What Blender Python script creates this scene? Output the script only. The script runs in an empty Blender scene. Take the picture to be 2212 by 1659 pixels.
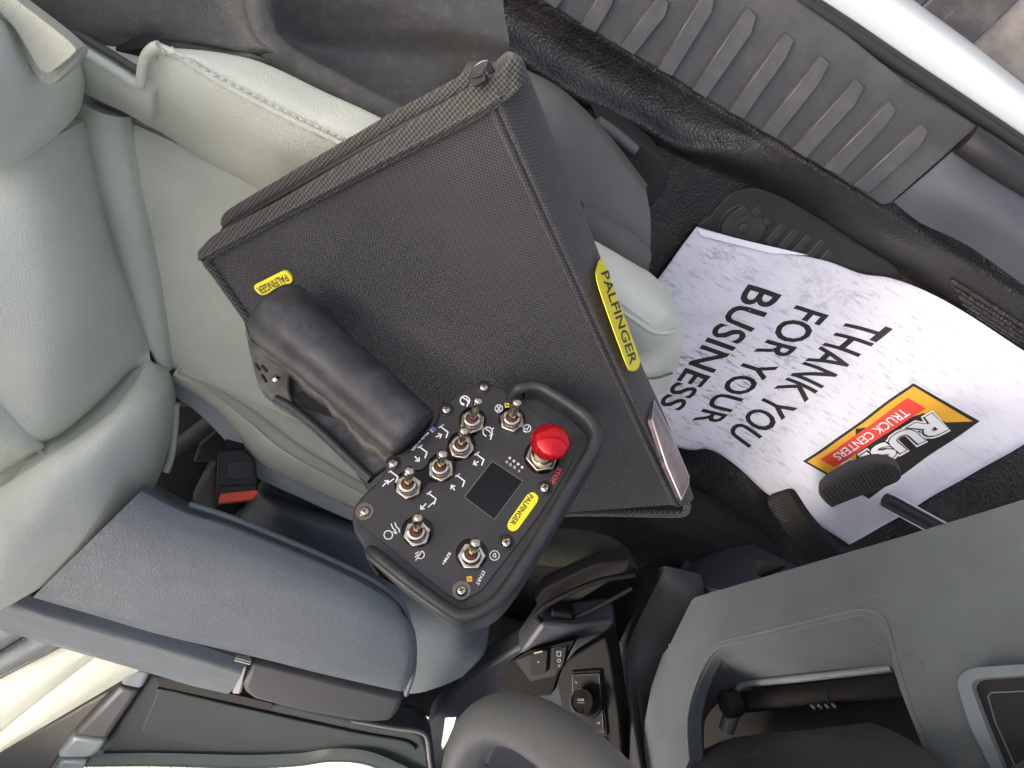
import bpy, bmesh, math, random
from mathutils import Vector, Matrix
random.seed(7)
sc = bpy.context.scene
COL = sc.collection
# ------------------------------------------------------------------ camera
F_PX, CX, CY = 1597.6, 1106.0, 829.5          # focal length and centre, on a 2212 x 1659 plate
EYE = Vector((0.0, 0.0, 1.15))                # held in the open door, 1.15 m above the floor pan
RT = Vector((0.87815485, 0.47746239, 0.02955885))     # the camera is held upside down
DN = Vector((0.37870428, -0.73161089, 0.56685852))
FW = Vector((0.29227921, -0.48659549, -0.8232847))
cam_d = bpy.data.cameras.new('camera'); cam = bpy.data.objects.new('camera', cam_d); COL.objects.link(cam)
cam_d.sensor_width = 36.0; cam_d.lens = 36.0 * F_PX / 2212.0; cam_d.clip_start = 0.01; cam_d.clip_end = 2000
m = Matrix((RT, -DN, -FW)).transposed().to_4x4(); m.translation = EYE; cam.matrix_world = m
sc.camera = cam
# ------------------------------------------------------------------ sky and sun
SUN_DIR = Vector((-0.62, -0.42, 0.62)).normalized()     # towards the sun: passenger side, behind
world = bpy.data.worlds.new('World'); sc.world = world; world.use_nodes = True
wn = world.node_tree.nodes; wl = world.node_tree.links
sky = wn.new('ShaderNodeTexSky'); sky.sky_type = 'NISHITA'; sky.sun_disc = False
sky.sun_elevation = math.asin(SUN_DIR.z); sky.sun_rotation = math.atan2(SUN_DIR.x, SUN_DIR.y)
sky.air_density = 0.25; sky.dust_density = 10.0; sky.ozone_density = 0.0
wl.new(sky.outputs['Color'], wn['Background'].inputs['Color']); wn['Background'].inputs['Strength'].default_value = 0.15
sl = bpy.data.lights.new('sun', 'SUN'); so = bpy.data.objects.new('sun', sl); COL.objects.link(so)
sl.energy = 0.5; sl.angle = math.radians(28); sl.color = (1.0, 0.96, 0.80)
so.rotation_euler = SUN_DIR.to_track_quat('Z', 'Y').to_euler(); so.location = SUN_DIR * 5
sc.view_settings.view_transform = 'Standard'; sc.view_settings.look = 'None'
sc.view_settings.exposure = 2.92; sc.view_settings.gamma = 1.0
sc.render.engine = 'CYCLES'
try:
    sc.cycles.use_denoising = True
    sc.cycles.max_bounces = 5; sc.cycles.diffuse_bounces = 3; sc.cycles.glossy_bounces = 3; sc.cycles.caustics_reflective = False; sc.cycles.caustics_refractive = False
except Exception: pass
# ------------------------------------------------------------------ places
def ray(u, v): return FW + RT * ((u - CX) / F_PX) + DN * ((v - CY) / F_PX)
def atd(u, v, d): return EYE + ray(u, v) * d
def atz(u, v, z): r = ray(u, v); return EYE + r * ((z - EYE.z) / r.z)
def atx(u, v, x): r = ray(u, v); return EYE + r * ((x - EYE.x) / r.x)
def aty(u, v, y): r = ray(u, v); return EYE + r * ((y - EYE.y) / r.y)
def atp(u, v, p, n, h=0.0):
    r = ray(u, v); q = p + n * h
    return EYE + r * ((q - EYE).dot(n) / r.dot(n))
def Z(*pts): return [atz(*p) for p in pts]
# ------------------------------------------------------------------ objects
def prop(o, label=None, cat=None, group=None, kind=None):
    if label: o['label'] = label
    if cat: o['category'] = cat
    if group: o['group'] = group
    if kind: o['kind'] = kind
    return o
def thing(name, loc, label, cat, group=None, kind=None):
    o = bpy.data.objects.new(name, None); COL.objects.link(o); o.location = loc; o.empty_display_size = .05
    return prop(o, label, cat, group, kind)
def wmat(o):
    if o.parent is None: return Matrix.Translation(o.location)
    return wmat(o.parent) @ o.matrix_parent_inverse @ Matrix.Translation(o.location)
def setparent(o, parent):
    if parent is None: return
    o.parent = parent
    o.matrix_parent_inverse = wmat(parent).inverted()
def mesh_obj(name, verts, faces, mat, parent=None, smooth=True, angle=None):
    me = bpy.data.meshes.new(name); me.from_pydata([tuple(v) for v in verts], [], faces); me.update()
    bm = bmesh.new(); bm.from_mesh(me); bmesh.ops.recalc_face_normals(bm, faces=bm.faces); bm.to_mesh(me); bm.free()
    o = bpy.data.objects.new(name, me); COL.objects.link(o)
    if mat is not None: me.materials.append(mat)
    if smooth:
        me.shade_smooth()
        if angle is not None: me.set_sharp_from_angle(angle=math.radians(angle))
    setparent(o, parent)
    return o
def bev(o, w, seg=2, ang=35):
    b = o.modifiers.new('bevel', 'BEVEL'); b.width = w; b.segments = seg; b.limit_method = 'ANGLE'; b.angle_limit = math.radians(ang)
    b.harden_normals = False
    return o
def cr(p0, p1, p2, p3, t):
    return 0.5 * ((2 * p1) + (p2 - p0) * t + (2 * p0 - 5 * p1 + 4 * p2 - p3) * t * t + (3 * p1 - p0 - 3 * p2 + p3) * t ** 3)
def V2(pts): return [Vector((p[0], p[1], 0)) for p in pts]
def curve(pts, n=6, closed=False):
    pts = [Vector(p) if not isinstance(p, Vector) else p for p in pts]
    out = []; L = len(pts)
    if closed:
        for i in range(L):
            for k in range(n): out.append(cr(pts[i - 1], pts[i], pts[(i + 1) % L], pts[(i + 2) % L], k / n))
        return out
    ex = [pts[0] * 2 - pts[1]] + pts + [pts[-1] * 2 - pts[-2]]
    for i in range(L - 1):
        for k in range(n): out.append(cr(ex[i], ex[i + 1], ex[i + 2], ex[i + 3], k / n))
    out.append(pts[-1].copy())
    return out
def rounded(pts, r, seg=5):
    """round the corners of a closed 2d/3d outline"""
    pts = [Vector(p) for p in pts]; n = len(pts); out = []
    for i in range(n):
        a, b, c = pts[i - 1], pts[i], pts[(i + 1) % n]
        rr = r[i] if isinstance(r, (list, tuple)) else r
        da, dc = (a - b), (c - b)
        rr = min(rr, da.length * .48, dc.length * .48)
        if rr <= 1e-9: out.append(b); continue
        p, q = b + da.normalized() * rr, b + dc.normalized() * rr
        for k in range(seg + 1):
            t = k / seg
            out.append(p * (1 - t) ** 2 + b * 2 * t * (1 - t) + q * t * t)
    return out
def patch(name, rows, mat, parent=None, thick=.03, res=8, roll=0.0, rw=.02, sides='tblr', wob=0.0, down=None):
    """padded panel: smooth surface through a grid of points, rounded edges, closed underneath"""
    R = [curve(r, res) for r in rows]
    cols = list(zip(*R))
    G = [curve(list(c), res) for c in cols]              # G[col][row]
    nc, nr = len(G), len(G[0])
    def P(i, j): return G[i][j]
    N = [[None] * nr for _ in range(nc)]
    for i in range(nc):
        for j in range(nr):
            a = P(min(i + 1, nc - 1), j) - P(max(i - 1, 0), j); b = P(i, min(j + 1, nr - 1)) - P(i, max(j - 1, 0))
            n = a.cross(b)
            n = n.normalized() if n.length > 1e-12 else Vector((0, 0, 1))
            if n.dot(EYE - P(i, j)) < 0: n = -n
            N[i][j] = n
    # a consistent side
    ref = N[nc // 2][nr // 2]
    top = []; bot = []
    for i in range(nc):
        for j in range(nr):
            p = P(i, j); n = N[i][j]; e = 1e9
            if 't' in sides: e = min(e, (p - P(i, 0)).length)
            if 'b' in sides: e = min(e, (p - P(i, nr - 1)).length)
            if 'l' in sides: e = min(e, (p - P(0, j)).length)
            if 'r' in sides: e = min(e, (p - P(nc - 1, j)).length)
            h = 0.0
            if roll:
                k = 1 - min(e / rw, 1.0); h = roll * (1 - math.sqrt(max(0, 1 - k * k)))
            if wob:
                h += wob * (math.sin(p.x * 31 + p.y * 17) + math.sin(p.x * 13 - p.y * 41 + 2) + math.sin(p.z * 23 + p.y * 9)) / 3
            top.append(p - n * h); bot.append((p - ref * (max(thick, h + .001))) if down is None else (p - n * h + down * thick))
    vs = top + bot; o = nc * nr; fs = []
    I = lambda i, j: i * nr + j
    for i in range(nc - 1):
        for j in range(nr - 1):
            fs.append((I(i, j), I(i + 1, j), I(i + 1, j + 1), I(i, j + 1)))
            fs.append((o + I(i, j), o + I(i, j + 1), o + I(i + 1, j + 1), o + I(i + 1, j)))
    for i in range(nc - 1):
        for j in (0, nr - 1): fs.append((I(i, j), I(i + 1, j), o + I(i + 1, j), o + I(i, j)))
    for j in range(nr - 1):
        for i in (0, nc - 1): fs.append((I(i, j), I(i, j + 1), o + I(i, j + 1), o + I(i, j)))
    ob = mesh_obj(name, vs, fs, mat, parent, True, 55)
    return ob
def slab(name, outline, down, mat, parent=None, bevel=0.0, seg=2, smooth=True, holes=()):
    """flat-topped solid: outline (3d) pushed along a vector"""
    bm = bmesh.new()
    down = Vector(down)
    if not holes:
        t = [bm.verts.new(p) for p in outline]; b = [bm.verts.new(p + down) for p in outline]
        bm.faces.new(t); bm.faces.new(b[::-1]); n = len(t)
        for i in range(n): bm.faces.new((t[i], b[i], b[(i + 1) % n], t[(i + 1) % n]))
    else:
        for layer in (0, 1):
            es = []
            for lp in [outline] + list(holes):
                vs = [bm.verts.new(p + down * layer) for p in lp]
                es += [bm.edges.new((vs[i], vs[(i + 1) % len(vs)])) for i in range(len(vs))]
            bmesh.ops.triangle_fill(bm, use_beauty=True, edges=es)
        bm.verts.ensure_lookup_table(); tot = sum(len(l) for l in [outline] + list(holes)); k = 0
        for lp in [outline] + list(holes):
            n = len(lp)
            for i in range(n):
                bm.faces.new((bm.verts[k + i], bm.verts[k + (i + 1) % n], bm.verts[tot + k + (i + 1) % n], bm.verts[tot + k + i]))
            k += n
    bmesh.ops.recalc_face_normals(bm, faces=bm.faces)
    me = bpy.data.meshes.new(name); bm.to_mesh(me); bm.free()
    me.materials.append(mat); o = bpy.data.objects.new(name, me); COL.objects.link(o)
    if smooth: me.shade_smooth(); me.set_sharp_from_angle(angle=math.radians(40))
    setparent(o, parent)
    if bevel: bev(o, bevel, seg)
    return o
def frames(path, up):
    T = []
    for i in range(len(path)):
        T.append((path[min(i + 1, len(path) - 1)] - path[max(i - 1, 0)]).normalized())
    out = []
    for t in T:
        s = t.cross(up)
        if s.length < 1e-6: s = t.cross(Vector((0.3, 1, 0.2)))
        s.normalize(); n = s.cross(t).normalized()
        out.append((t, s, n))
    return out
def tube(name, path, rad, mat, parent=None, seg=10, flat=1.0, up=Vector((0, 0, 1)), closed=False, caps=True, collect=None):
    """sweep an ellipse along a path; rad may be a list"""
    path = [Vector(p) for p in path]; n = len(path)
    fr = frames(path, up); vs = []; fs = []
    for i, p in enumerate(path):
        r = rad[i] if isinstance(rad, (list, tuple)) else rad
        t, s, nn = fr[i]
        for k in range(seg):
            a = 2 * math.pi * k / seg
            vs.append(p + s * (r * math.cos(a)) + nn * (r * flat * math.sin(a)))
    for i in range(n - 1 + (1 if closed else 0)):
        for k in range(seg):
            a, b = i * seg + k, i * seg + (k + 1) % seg
            c, d = ((i + 1) % n) * seg + (k + 1) % seg, ((i + 1) % n) * seg + k
            fs.append((a, b, c, d))
    if caps and not closed:
        fs.append(tuple(range(seg))[::-1]); fs.append(tuple((n - 1) * seg + k for k in range(seg)))
    if collect is not None:
        o = len(collect[0]); collect[0].extend(vs); collect[1].extend([tuple(o + q for q in f) for f in fs]); return None
    return mesh_obj(name, vs, fs, mat, parent, True, 50)
def profile_sweep(name, path, prof, mat, parent=None, up=Vector((0, 0, 1)), closed=False, angle=40):
    """sweep a closed 2d profile (side, up) along a path"""
    path = [Vector(p) for p in path]; n = len(path); m_ = len(prof); vs = []; fs = []
    if closed:
        T = [(path[(i + 1) % n] - path[i - 1]).normalized() for i in range(n)]
    else:
        T = [(path[min(i + 1, n - 1)] - path[max(i - 1, 0)]).normalized() for i in range(n)]
    for p, t in zip(path, T):
        s = t.cross(up).normalized(); nn = s.cross(t).normalized()
        for a, b in prof: vs.append(p + s * a + nn * b)
    for i in range(n - (0 if closed else 1)):
        for k in range(m_):
            fs.append((i * m_ + k, i * m_ + (k + 1) % m_, ((i + 1) % n) * m_ + (k + 1) % m_, ((i + 1) % n) * m_ + k))
    if not closed: fs.append(tuple(range(m_))); fs.append(tuple((n - 1) * m_ + k for k in range(m_))[::-1])
    return mesh_obj(name, vs, fs, mat, parent, True, angle)
def lathe(name, base, axis, prof, mat, parent=None, seg=24, angle=35, sides=None):
    """prof: (radius, height) pairs; turned round axis at base"""
    axis = axis.normalized(); s = axis.orthogonal().normalized(); t = axis.cross(s); vs = []; fs = []
    n = len(prof)
    for r, h in prof:
        for k in range(seg):
            a = 2 * math.pi * k / seg
            vs.append(base + axis * h + s * (r * math.cos(a)) + t * (r * math.sin(a)))
    for i in range(n - 1):
        for k in range(seg): fs.append((i * seg + k, i * seg + (k + 1) % seg, (i + 1) * seg + (k + 1) % seg, (i + 1) * seg + k))
    fs.append(tuple(range(seg))[::-1]); fs.append(tuple((n - 1) * seg + k for k in range(seg)))
    return mesh_obj(name, vs, fs, mat, parent, True, angle)
def stitches(name, path, mat, parent, pitch=.006, ln=.004, r=.0006, lift=.0008):
    """short thread runs along a seam"""
    P = [Vector(p) for p in path]; col = ([], []); acc = 0.0
    for a, b in zip(P, P[1:]):
        L = (b - a).length; d = (b - a) / L if L > 0 else None
        while acc < L and d is not None:
            p = a + d * acc; up = (EYE - p).normalized()
            q = p + d * ln
            tube('', [p + up * (lift - r), p + d * (ln * .25) + up * lift, p + d * (ln * .75) + up * lift, q + up * (lift - r)], r, None, seg=5, up=up, collect=col)
            acc += pitch
        acc -= L
    return mesh_obj(name, col[0], col[1], mat, parent)
_txt = {}
def text2d(s, bold=0.0):
    """outline of a line of type as triangles: unit cap height, from x=0"""
    key = (s, bold)
    if key in _txt: return _txt[key]
    cu = bpy.data.curves.new('type', 'FONT'); cu.body = s; cu.size = 1.0; cu.offset = bold; cu.resolution_u = 3
    ob = bpy.data.objects.new('type', cu); COL.objects.link(ob)
    bpy.context.view_layer.update()
    dg = bpy.context.evaluated_depsgraph_get(); me = bpy.data.meshes.new_from_object(ob.evaluated_get(dg))
    vs = [Vector((v.co.x, v.co.y, 0)) for v in me.vertices]; fs = [tuple(p.vertices) for p in me.polygons]
    COL.objects.unlink(ob); bpy.data.objects.remove(ob); bpy.data.curves.remove(cu); bpy.data.meshes.remove(me)
    x0 = min(v.x for v in vs); x1 = max(v.x for v in vs); y0 = min(v.y for v in vs); y1 = max(v.y for v in vs)
    vs = [Vector(((v.x - x0) / (x1 - x0), (v.y - y0) / (y1 - y0), 0)) for v in vs]     # unit box
    _txt[key] = (vs, fs); return _txt[key]
def lettering(s, fn, mat, parent, bold=0.0, fine=None, name='lettering', collect=None):
    """type filling the unit box, laid on a surface by fn(x, y) -> point"""
    vs, fs = text2d(s, bold)
    bm = bmesh.new(); bv = [bm.verts.new(v) for v in vs]
    for f in fs:
        try: bm.faces.new([bv[i] for i in f])
        except ValueError: pass
    if fine:
        for _ in range(4):
            es = [e for e in bm.edges if (e.verts[0].co - e.verts[1].co).length > fine]
            if not es: break
            bmesh.ops.subdivide_edges(bm, edges=es, cuts=1)
        bmesh.ops.triangulate(bm, faces=bm.faces)
    bm.verts.ensure_lookup_table(); bm.verts.index_update()
    W = [fn(v.co.x, v.co.y) for v in bm.verts]; FS = [tuple(v.index for v in f.verts) for f in bm.faces]; bm.free()
    if collect is not None:
        o = len(collect[0]); collect[0].extend(W); collect[1].extend([tuple(o + q for q in f) for f in FS]); return None
    return mesh_obj(name, W, FS, mat, parent, smooth=False)
def ribbon(pts, w, fn, collect):
    """a drawn stroke of width w through 2d points, placed by fn"""
    P = [Vector((p[0], p[1], 0)) for p in pts]
    for a, b in zip(P, P[1:]):
        d = (b - a)
        if d.length < 1e-9: continue
        d.normalize(); n = Vector((-d.y, d.x, 0)) * (w / 2); e = d * (w * .35)
        q = [a - e + n, a - e - n, b + e - n, b + e + n]
        o = len(collect[0]); collect[0].extend([fn(p.x, p.y) for p in q]); collect[1].append((o, o + 1, o + 2, o + 3))
def decal(name, collect, mat, parent): return mesh_obj(name, collect[0], collect[1], mat, parent, smooth=False)
def box(name, lo, hi, mat, parent=None, bevel=0.0):
    lo, hi = Vector(lo), Vector(hi)
    o = slab(name, [Vector((lo.x, lo.y, hi.z)), Vector((hi.x, lo.y, hi.z)), Vector((hi.x, hi.y, hi.z)), Vector((lo.x, hi.y, hi.z))], (0, 0, lo.z - hi.z), mat, parent, bevel, smooth=False)
    return o
# ------------------------------------------------------------------ materials
def mat_new(name, col, rough=.5, metal=0.0, spec=.5):
    m_ = bpy.data.materials.new(name); m_.use_nodes = True
    b = m_.node_tree.nodes['Principled BSDF']
    b.inputs['Base Color'].default_value = (*col, 1); b.inputs['Roughness'].default_value = rough
    b.inputs['Metallic'].default_value = metal; b.inputs['Specular IOR Level'].default_value = spec
    return m_, m_.node_tree.nodes, m_.node_tree.links, b
def coord(n, l, scale=(1, 1, 1), rot=(0, 0, 0)):
    tc = n.new('ShaderNodeTexCoord'); mp = n.new('ShaderNodeMapping')
    mp.inputs['Scale'].default_value = scale; mp.inputs['Rotation'].default_value = rot
    l.new(tc.outputs['Object'], mp.inputs['Vector']); return mp.outputs['Vector']
def ramp(n, l, src, stops):
    r = n.new('ShaderNodeValToRGB'); e = r.color_ramp.elements
    e[0].position, e[1].position = stops[0][0], stops[-1][0]; e[0].color = (*stops[0][1], 1); e[1].color = (*stops[-1][1], 1)
    for p, c in stops[1:-1]: x = e.new(p); x.color = (*c, 1)
    l.new(src, r.inputs['Fac']); return r.outputs['Color']
def noise(n, l, vec, scale, detail=3, rough=.55):
    t = n.new('ShaderNodeTexNoise'); t.inputs['Scale'].default_value = scale; t.inputs['Detail'].default_value = detail; t.inputs['Roughness'].default_value = rough
    l.new(vec, t.inputs['Vector']); return t.outputs['Fac']
def voro(n, l, vec, scale, feature='F1'):
    t = n.new('ShaderNodeTexVoronoi'); t.feature = feature; t.inputs['Scale'].default_value = scale
    l.new(vec, t.inputs['Vector']); return t.outputs['Distance']
def bump(n, l, b, h, strength, dist=.001, prev=None):
    k = n.new('ShaderNodeBump'); k.inputs['Strength'].default_value = strength; k.inputs['Distance'].default_value = dist
    l.new(h, k.inputs['Height'])
    if prev is not None: l.new(prev, k.inputs['Normal'])
    l.new(k.outputs['Normal'], b.inputs['Normal']); return k.outputs['Normal']
def math_n(n, l, op, a, b_):
    k = n.new('ShaderNodeMath'); k.operation = op
    for i, v in enumerate((a, b_)):
        if isinstance(v, (int, float)): k.inputs[i].default_value = v
        elif v is not None: l.new(v, k.inputs[i])
    return k.outputs[0]
def leather(name, col, rough=.45):
    m_, n, l, b = mat_new(name, col, rough)
    v = coord(n, l)
    c = noise(n, l, v, 9, 4); big = ramp(n, l, c, [(.3, tuple(x * .90 for x in col)), (.7, tuple(min(1, x * 1.06) for x in col))])
    l.new(big, b.inputs['Base Color'])
    g = voro(n, l, v, 430, 'DISTANCE_TO_EDGE'); g2 = noise(n, l, v, 700, 2)
    h = math_n(n, l, 'ADD', math_n(n, l, 'MINIMUM', math_n(n, l, 'MULTIPLY', g, 3.0), .6), math_n(n, l, 'MULTIPLY', g2, .5))
    p = bump(n, l, b, h, .50, .0008)
    bump(n, l, b, noise(n, l, v, 22, 4, .6), .22, .005, p)
    rr = ramp(n, l, noise(n, l, v, 40, 3), [(.3, (rough - .06,) * 3), (.7, (rough + .08,) * 3)]); l.new(rr, b.inputs['Roughness'])
    return m_
def grain_plastic(name, col, rough=.5, scale=420, strength=.4, dirt=0.0, dirtcol=(.30, .27, .21), spec=.4, dscale=7):
    m_, n, l, b = mat_new(name, col, rough, spec=spec)
    v = coord(n, l)
    base = ramp(n, l, noise(n, l, v, 14, 4), [(.3, tuple(x * .88 for x in col)), (.7, tuple(x * 1.1 for x in col))])
    if dirt:
        d1 = ramp(n, l, noise(n, l, v, dscale, 6, .7), [(.50, (0, 0, 0)), (.78, (dirt,) * 3)])
        mx = n.new('ShaderNodeMixRGB'); l.new(d1, mx.inputs['Fac']); l.new(base, mx.inputs['Color1']); mx.inputs['Color2'].default_value = (*dirtcol, 1)
        base = mx.outputs['Color']
    l.new(base, b.inputs['Base Color'])
    g = voro(n, l, v, scale); g2 = noise(n, l, v, scale * 1.3, 2)
    p = bump(n, l, b, math_n(n, l, 'ADD', g, math_n(n, l, 'MULTIPLY', g2, .6)), min(1, strength), .0008 * max(1, 250 * 1.6 / scale) * (1.1 if scale == 250 else 1))
    return m_
def weave(name, ca, cb, pitch, ang, rough=.85, strength=.8, lint=True):
    """plain-woven nylon: over-under checks along the bag's own edges"""
    m_, n, l, b = mat_new(name, ca, rough, spec=.3)
    v = coord(n, l, (1, 1, 1), (0, 0, ang))
    s = n.new('ShaderNodeSeparateXYZ'); l.new(v, s.inputs[0])
    k = math.pi / pitch
    sx = math_n(n, l, 'SINE', math_n(n, l, 'MULTIPLY', s.outputs['X'], k), None); sy = math_n(n, l, 'SINE', math_n(n, l, 'MULTIPLY', s.outputs['Y'], k), None)
    ch = math_n(n, l, 'MULTIPLY', sx, sy)
    hgt = math_n(n, l, 'ADD', math_n(n, l, 'MULTIPLY', ch, .5), .5)
    c = ramp(n, l, hgt, [(.15, ca), (.8, cb)])
    if lint:
        big = ramp(n, l, noise(n, l, v, 11, 4), [(.3, (.86,) * 3), (.7, (1.08,) * 3)])
        mx = n.new('ShaderNodeMixRGB'); mx.blend_type = 'MULTIPLY'; mx.inputs['Fac'].default_value = 1; l.new(c, mx.inputs['Color1']); l.new(big, mx.inputs['Color2']); c = mx.outputs['Color']
    l.new(c, b.inputs['Base Color'])
    p = bump(n, l, b, hgt, strength, .0007)
    bump(n, l, b, noise(n, l, v, 45, 3), .15, .003, p)
    b.inputs['Sheen Weight'].default_value = .12; b.inputs['Sheen Roughness'].default_value = .5
    return m_
def metal(name, col, rough): return mat_new(name, col, rough, 1.0)[0]
def plain(name, col, rough=.5, spec=.5): return mat_new(name, col, rough, 0, spec)[0]
def scuffed(name, col, rough, lo, hi, amt=.25, spec=.5, scale=60):
    """moulded plastic with rubbed and dusty places"""
    m_, n, l, b = mat_new(name, col, rough, spec=spec); v = coord(n, l)
    f = ramp(n, l, noise(n, l, v, scale, 6, .65), [(.42, (0, 0, 0)), (.75, (amt,) * 3)])
    mx = n.new('ShaderNodeMixRGB'); l.new(f, mx.inputs['Fac']); mx.inputs['Color1'].default_value = (*lo, 1); mx.inputs['Color2'].default_value = (*hi, 1)
    l.new(mx.outputs['Color'], b.inputs['Base Color'])
    rr = ramp(n, l, noise(n, l, v, scale * .6, 5, .6), [(.35, (rough - .08,) * 3), (.7, (rough + .12,) * 3)]); l.new(rr, b.inputs['Roughness'])
    bump(n, l, b, noise(n, l, v, 900, 2), .12, .0005)
    return m_
M = {}
M['leather'] = leather('grey green leather', (.63, .655, .53))
M['leather_shaded'] = leather('shaded grey leather', (.42, .455, .42), .5)  # darker copy of the seat leather, for the occluded skirt and crease
M['leather_shade_blue'] = leather('leather toned slate for shade', (.125, .150, .160), .40)  # bluish dark tone paints sky light and shade into the leather
M['thread'] = plain('pale thread', (.62, .63, .58), .8)
M['thread_dark'] = plain('grey thread', (.12, .13, .13), .8)
M['felt'] = grain_plastic('felt', (.42, .43, .34), .95, 900, .5, spec=.1)
M['trim'] = grain_plastic('charcoal trim', (.086, .085, .076), .55, 620, .35, spec=.4)
M['trim_dust'] = grain_plastic('dusty charcoal trim', (.098, .095, .080), .52, 520, .35, .28, (.30, .29, .26), dscale=90)
M['sill_plate'] = grain_plastic('scuff plate plastic', (.046, .048, .048), .5, 560, .45, .25, (.20, .19, .17), dscale=9)
M['sill_rib'] = scuffed('smooth rib plastic', (.09, .09, .09), .45, (.050, .052, .052), (.20, .185, .155), .28, scale=30)
M['vinyl'] = grain_plastic('black floor vinyl', (.017, .017, .0165), .38, 250, 1.0, .36, (.15, .14, .115), dscale=6)
M['pad'] = grain_plastic('heel pad vinyl', (.026, .027, .027), .5, 900, .25, .25, (.13, .12, .095), dscale=9)
M['pad_rib'] = grain_plastic('heel pad rib vinyl', (.04, .041, .04), .42, 900, .2, .25, (.15, .135, .105), dscale=9)
M['black'] = plain('black plastic', (.012, .012, .012), .55)
M['dark_and_shade'] = plain('dark plastic and gap shade', (.022, .021, .02), .8, .2)  # dark plastic parts, and a stand-in for shade inside gaps
M['switch_black'] = grain_plastic('matt black switch plastic', (.011, .0112, .011), .7, 700, .2, spec=.12)
M['carpet'] = grain_plastic('dark carpet', (.030, .031, .028), .97, 300, 1.0, spec=.05)
M['dusty_carpet'] = grain_plastic('dusty olive carpet', (.065, .066, .054), .97, 300, 1.0, spec=.05)
M['dash'] = grain_plastic('slate dash plastic', (.096, .112, .117), .58, 700, .25)
M['dash_smooth'] = grain_plastic('smooth slate plastic', (.15, .178, .19), .42, 900, .1)
M['dash_dark'] = grain_plastic('dark console plastic', (.045, .046, .047), .5, 700, .25)
M['lid'] = grain_plastic('console lid plastic', (.026, .033, .034), .55, 700, .2, spec=.25)
M['console'] = grain_plastic('blue black console plastic', (.05, .055, .065), .5, 700, .2)
M['white_paint'] = plain('white body paint', (.47, .51, .50), .25)
M['rubber'] = plain('black rubber seal', (.015, .016, .015), .6)
M['board'] = scuffed('running board plastic', (.05, .048, .044), .6, (.042, .040, .037), (.14, .13, .115), .45, scale=30)
M['board_flat'] = scuffed('dusty step tread', (.2, .18, .15), .6, (.13, .12, .10), (.30, .28, .24), .7, scale=14)
M['chrome'] = metal('bright nickel', (.52, .47, .38), .15)
M['dark_chrome'] = metal('dark chrome', (.16, .155, .15), .22)
M['satin'] = metal('satin metal', (.62, .60, .55), .38)
M['red_gloss'] = mat_new('red anodised', (.50, .006, .014), .14, .45)[0]
M['red_print'] = plain('red print', (.80, .06, .04), .5)
M['white_print'] = plain('white print', (.86, .87, .85), .5)
M['ink'] = plain('black print', (.015, .015, .014), .55)
M['yellow'] = plain('yellow label', (.90, .78, .02), .5)
M['amber'] = plain('amber print', (.80, .42, .03), .5)
M['blue_print'] = plain('blue print', (.10, .16, .50), .5)
M['remote_body'] = scuffed('remote case plastic', (.03, .03, .03), .46, (.020, .021, .021), (.10, .10, .095), .22, scale=70)
M['handle'] = scuffed('handle plastic', (.03, .03, .03), .5, (.024, .0245, .025), (.15, .148, .14), .42, scale=34)
M['guard'] = scuffed('guard plastic', (.03, .03, .03), .5, (.030, .031, .034), (.22, .22, .215), .6, scale=55)
M['moulded'] = scuffed('worn and lit olive plastic', (.06, .06, .05), .5, (.075, .075, .062), (.26, .26, .20), .45, scale=60)  # worn olive parts; on the case bottom the pale tone paints in light
M['panel'] = scuffed('panel overlay', (.03, .03, .03), .38, (.026, .0245, .022), (.045, .043, .038), .5, scale=30)
M['clearplate'] = scuffed('tan translucent edge', (.2, .17, .12), .25, (.12, .10, .075), (.28, .24, .18), .5, scale=90)
M['screen'] = plain('dark display glass', (.006, .005, .005), .10, .25)
M['wheel'] = grain_plastic('steering wheel leather', (.12, .123, .116), .40, 900, .25)
M['button_red'] = mat_new('red push button', (.95, .09, .03), .35)[0]
M['sticker'] = plain('white sticker', (.80, .80, .78), .6)
M['clear'] = plain('clear pocket film', (.50, .50, .52), .12)
M['dim_metal'] = plain('dim grey trim', (.10, .10, .095), .5)
# ================================================================== FLOOR, SILL, STEP
def fz(x, y):
    """height of the floor pan: flat under the seat, rising to the toe board, turned up at the sill"""
    z = 0.0
    if x > .84:
        t = x - .84; z += .62 * (t * t / .24 if t < .12 else t - .06)
    w = max(0, min(1, (x - .36) / .16)); w = w * w * (3 - 2 * w)
    edge = -.158 * (1 - w) - .092 * w + .004 * math.sin(x * 23)     # top of the turned-up flange
    foot = edge - (.026 * (1 - w) + .080 * w)
    s = max(0, min(1, (y - foot) / (edge - foot))); s = s * s * (3 - 2 * s)
    top = .106 + max(0, x - .9) * .35
    z = max(z, z * (1 - s) + top * s)
    z += .010 * math.exp(-((y - edge - .006) / .010) ** 2) * (1 - .7 * w) + .007 * math.exp(-((y + .083) / .009) ** 2)      # rolled ridges
    z -= .012 * math.exp(-((y - (edge - .085) / 2) / .022) ** 2) * (1 - w)
    z += .012 * math.exp(-(((x - .475) / .03) ** 2 + ((y + .125) / .022) ** 2))                     # pucker at the corner
    return z
def onfloor(u, v, lift=0.0):
    r = ray(u, v); a, b = .4, 2.6
    for _ in range(40):
        c = (a + b) / 2; p = EYE + r * c
        if p.z > fz(p.x, p.y) + lift: a = c
        else: b = c
    return EYE + r * ((a + b) / 2)
vs, fs = [], []; nx, ny = 190, 150
for i in range(nx + 1):
    for j in range(ny + 1):
        x = -.55 + 2.15 * i / nx; y = -1.75 + 1.48 * j / 50 if j <= 50 else -.27 + .22 * (j - 50) / 100
        vs.append((x, y, fz(x, y)))
for i in range(nx):
    for j in range(ny):
        a = i * (ny + 1) + j; fs.append((a, a + ny + 1, a + ny + 2, a + 1))
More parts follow.
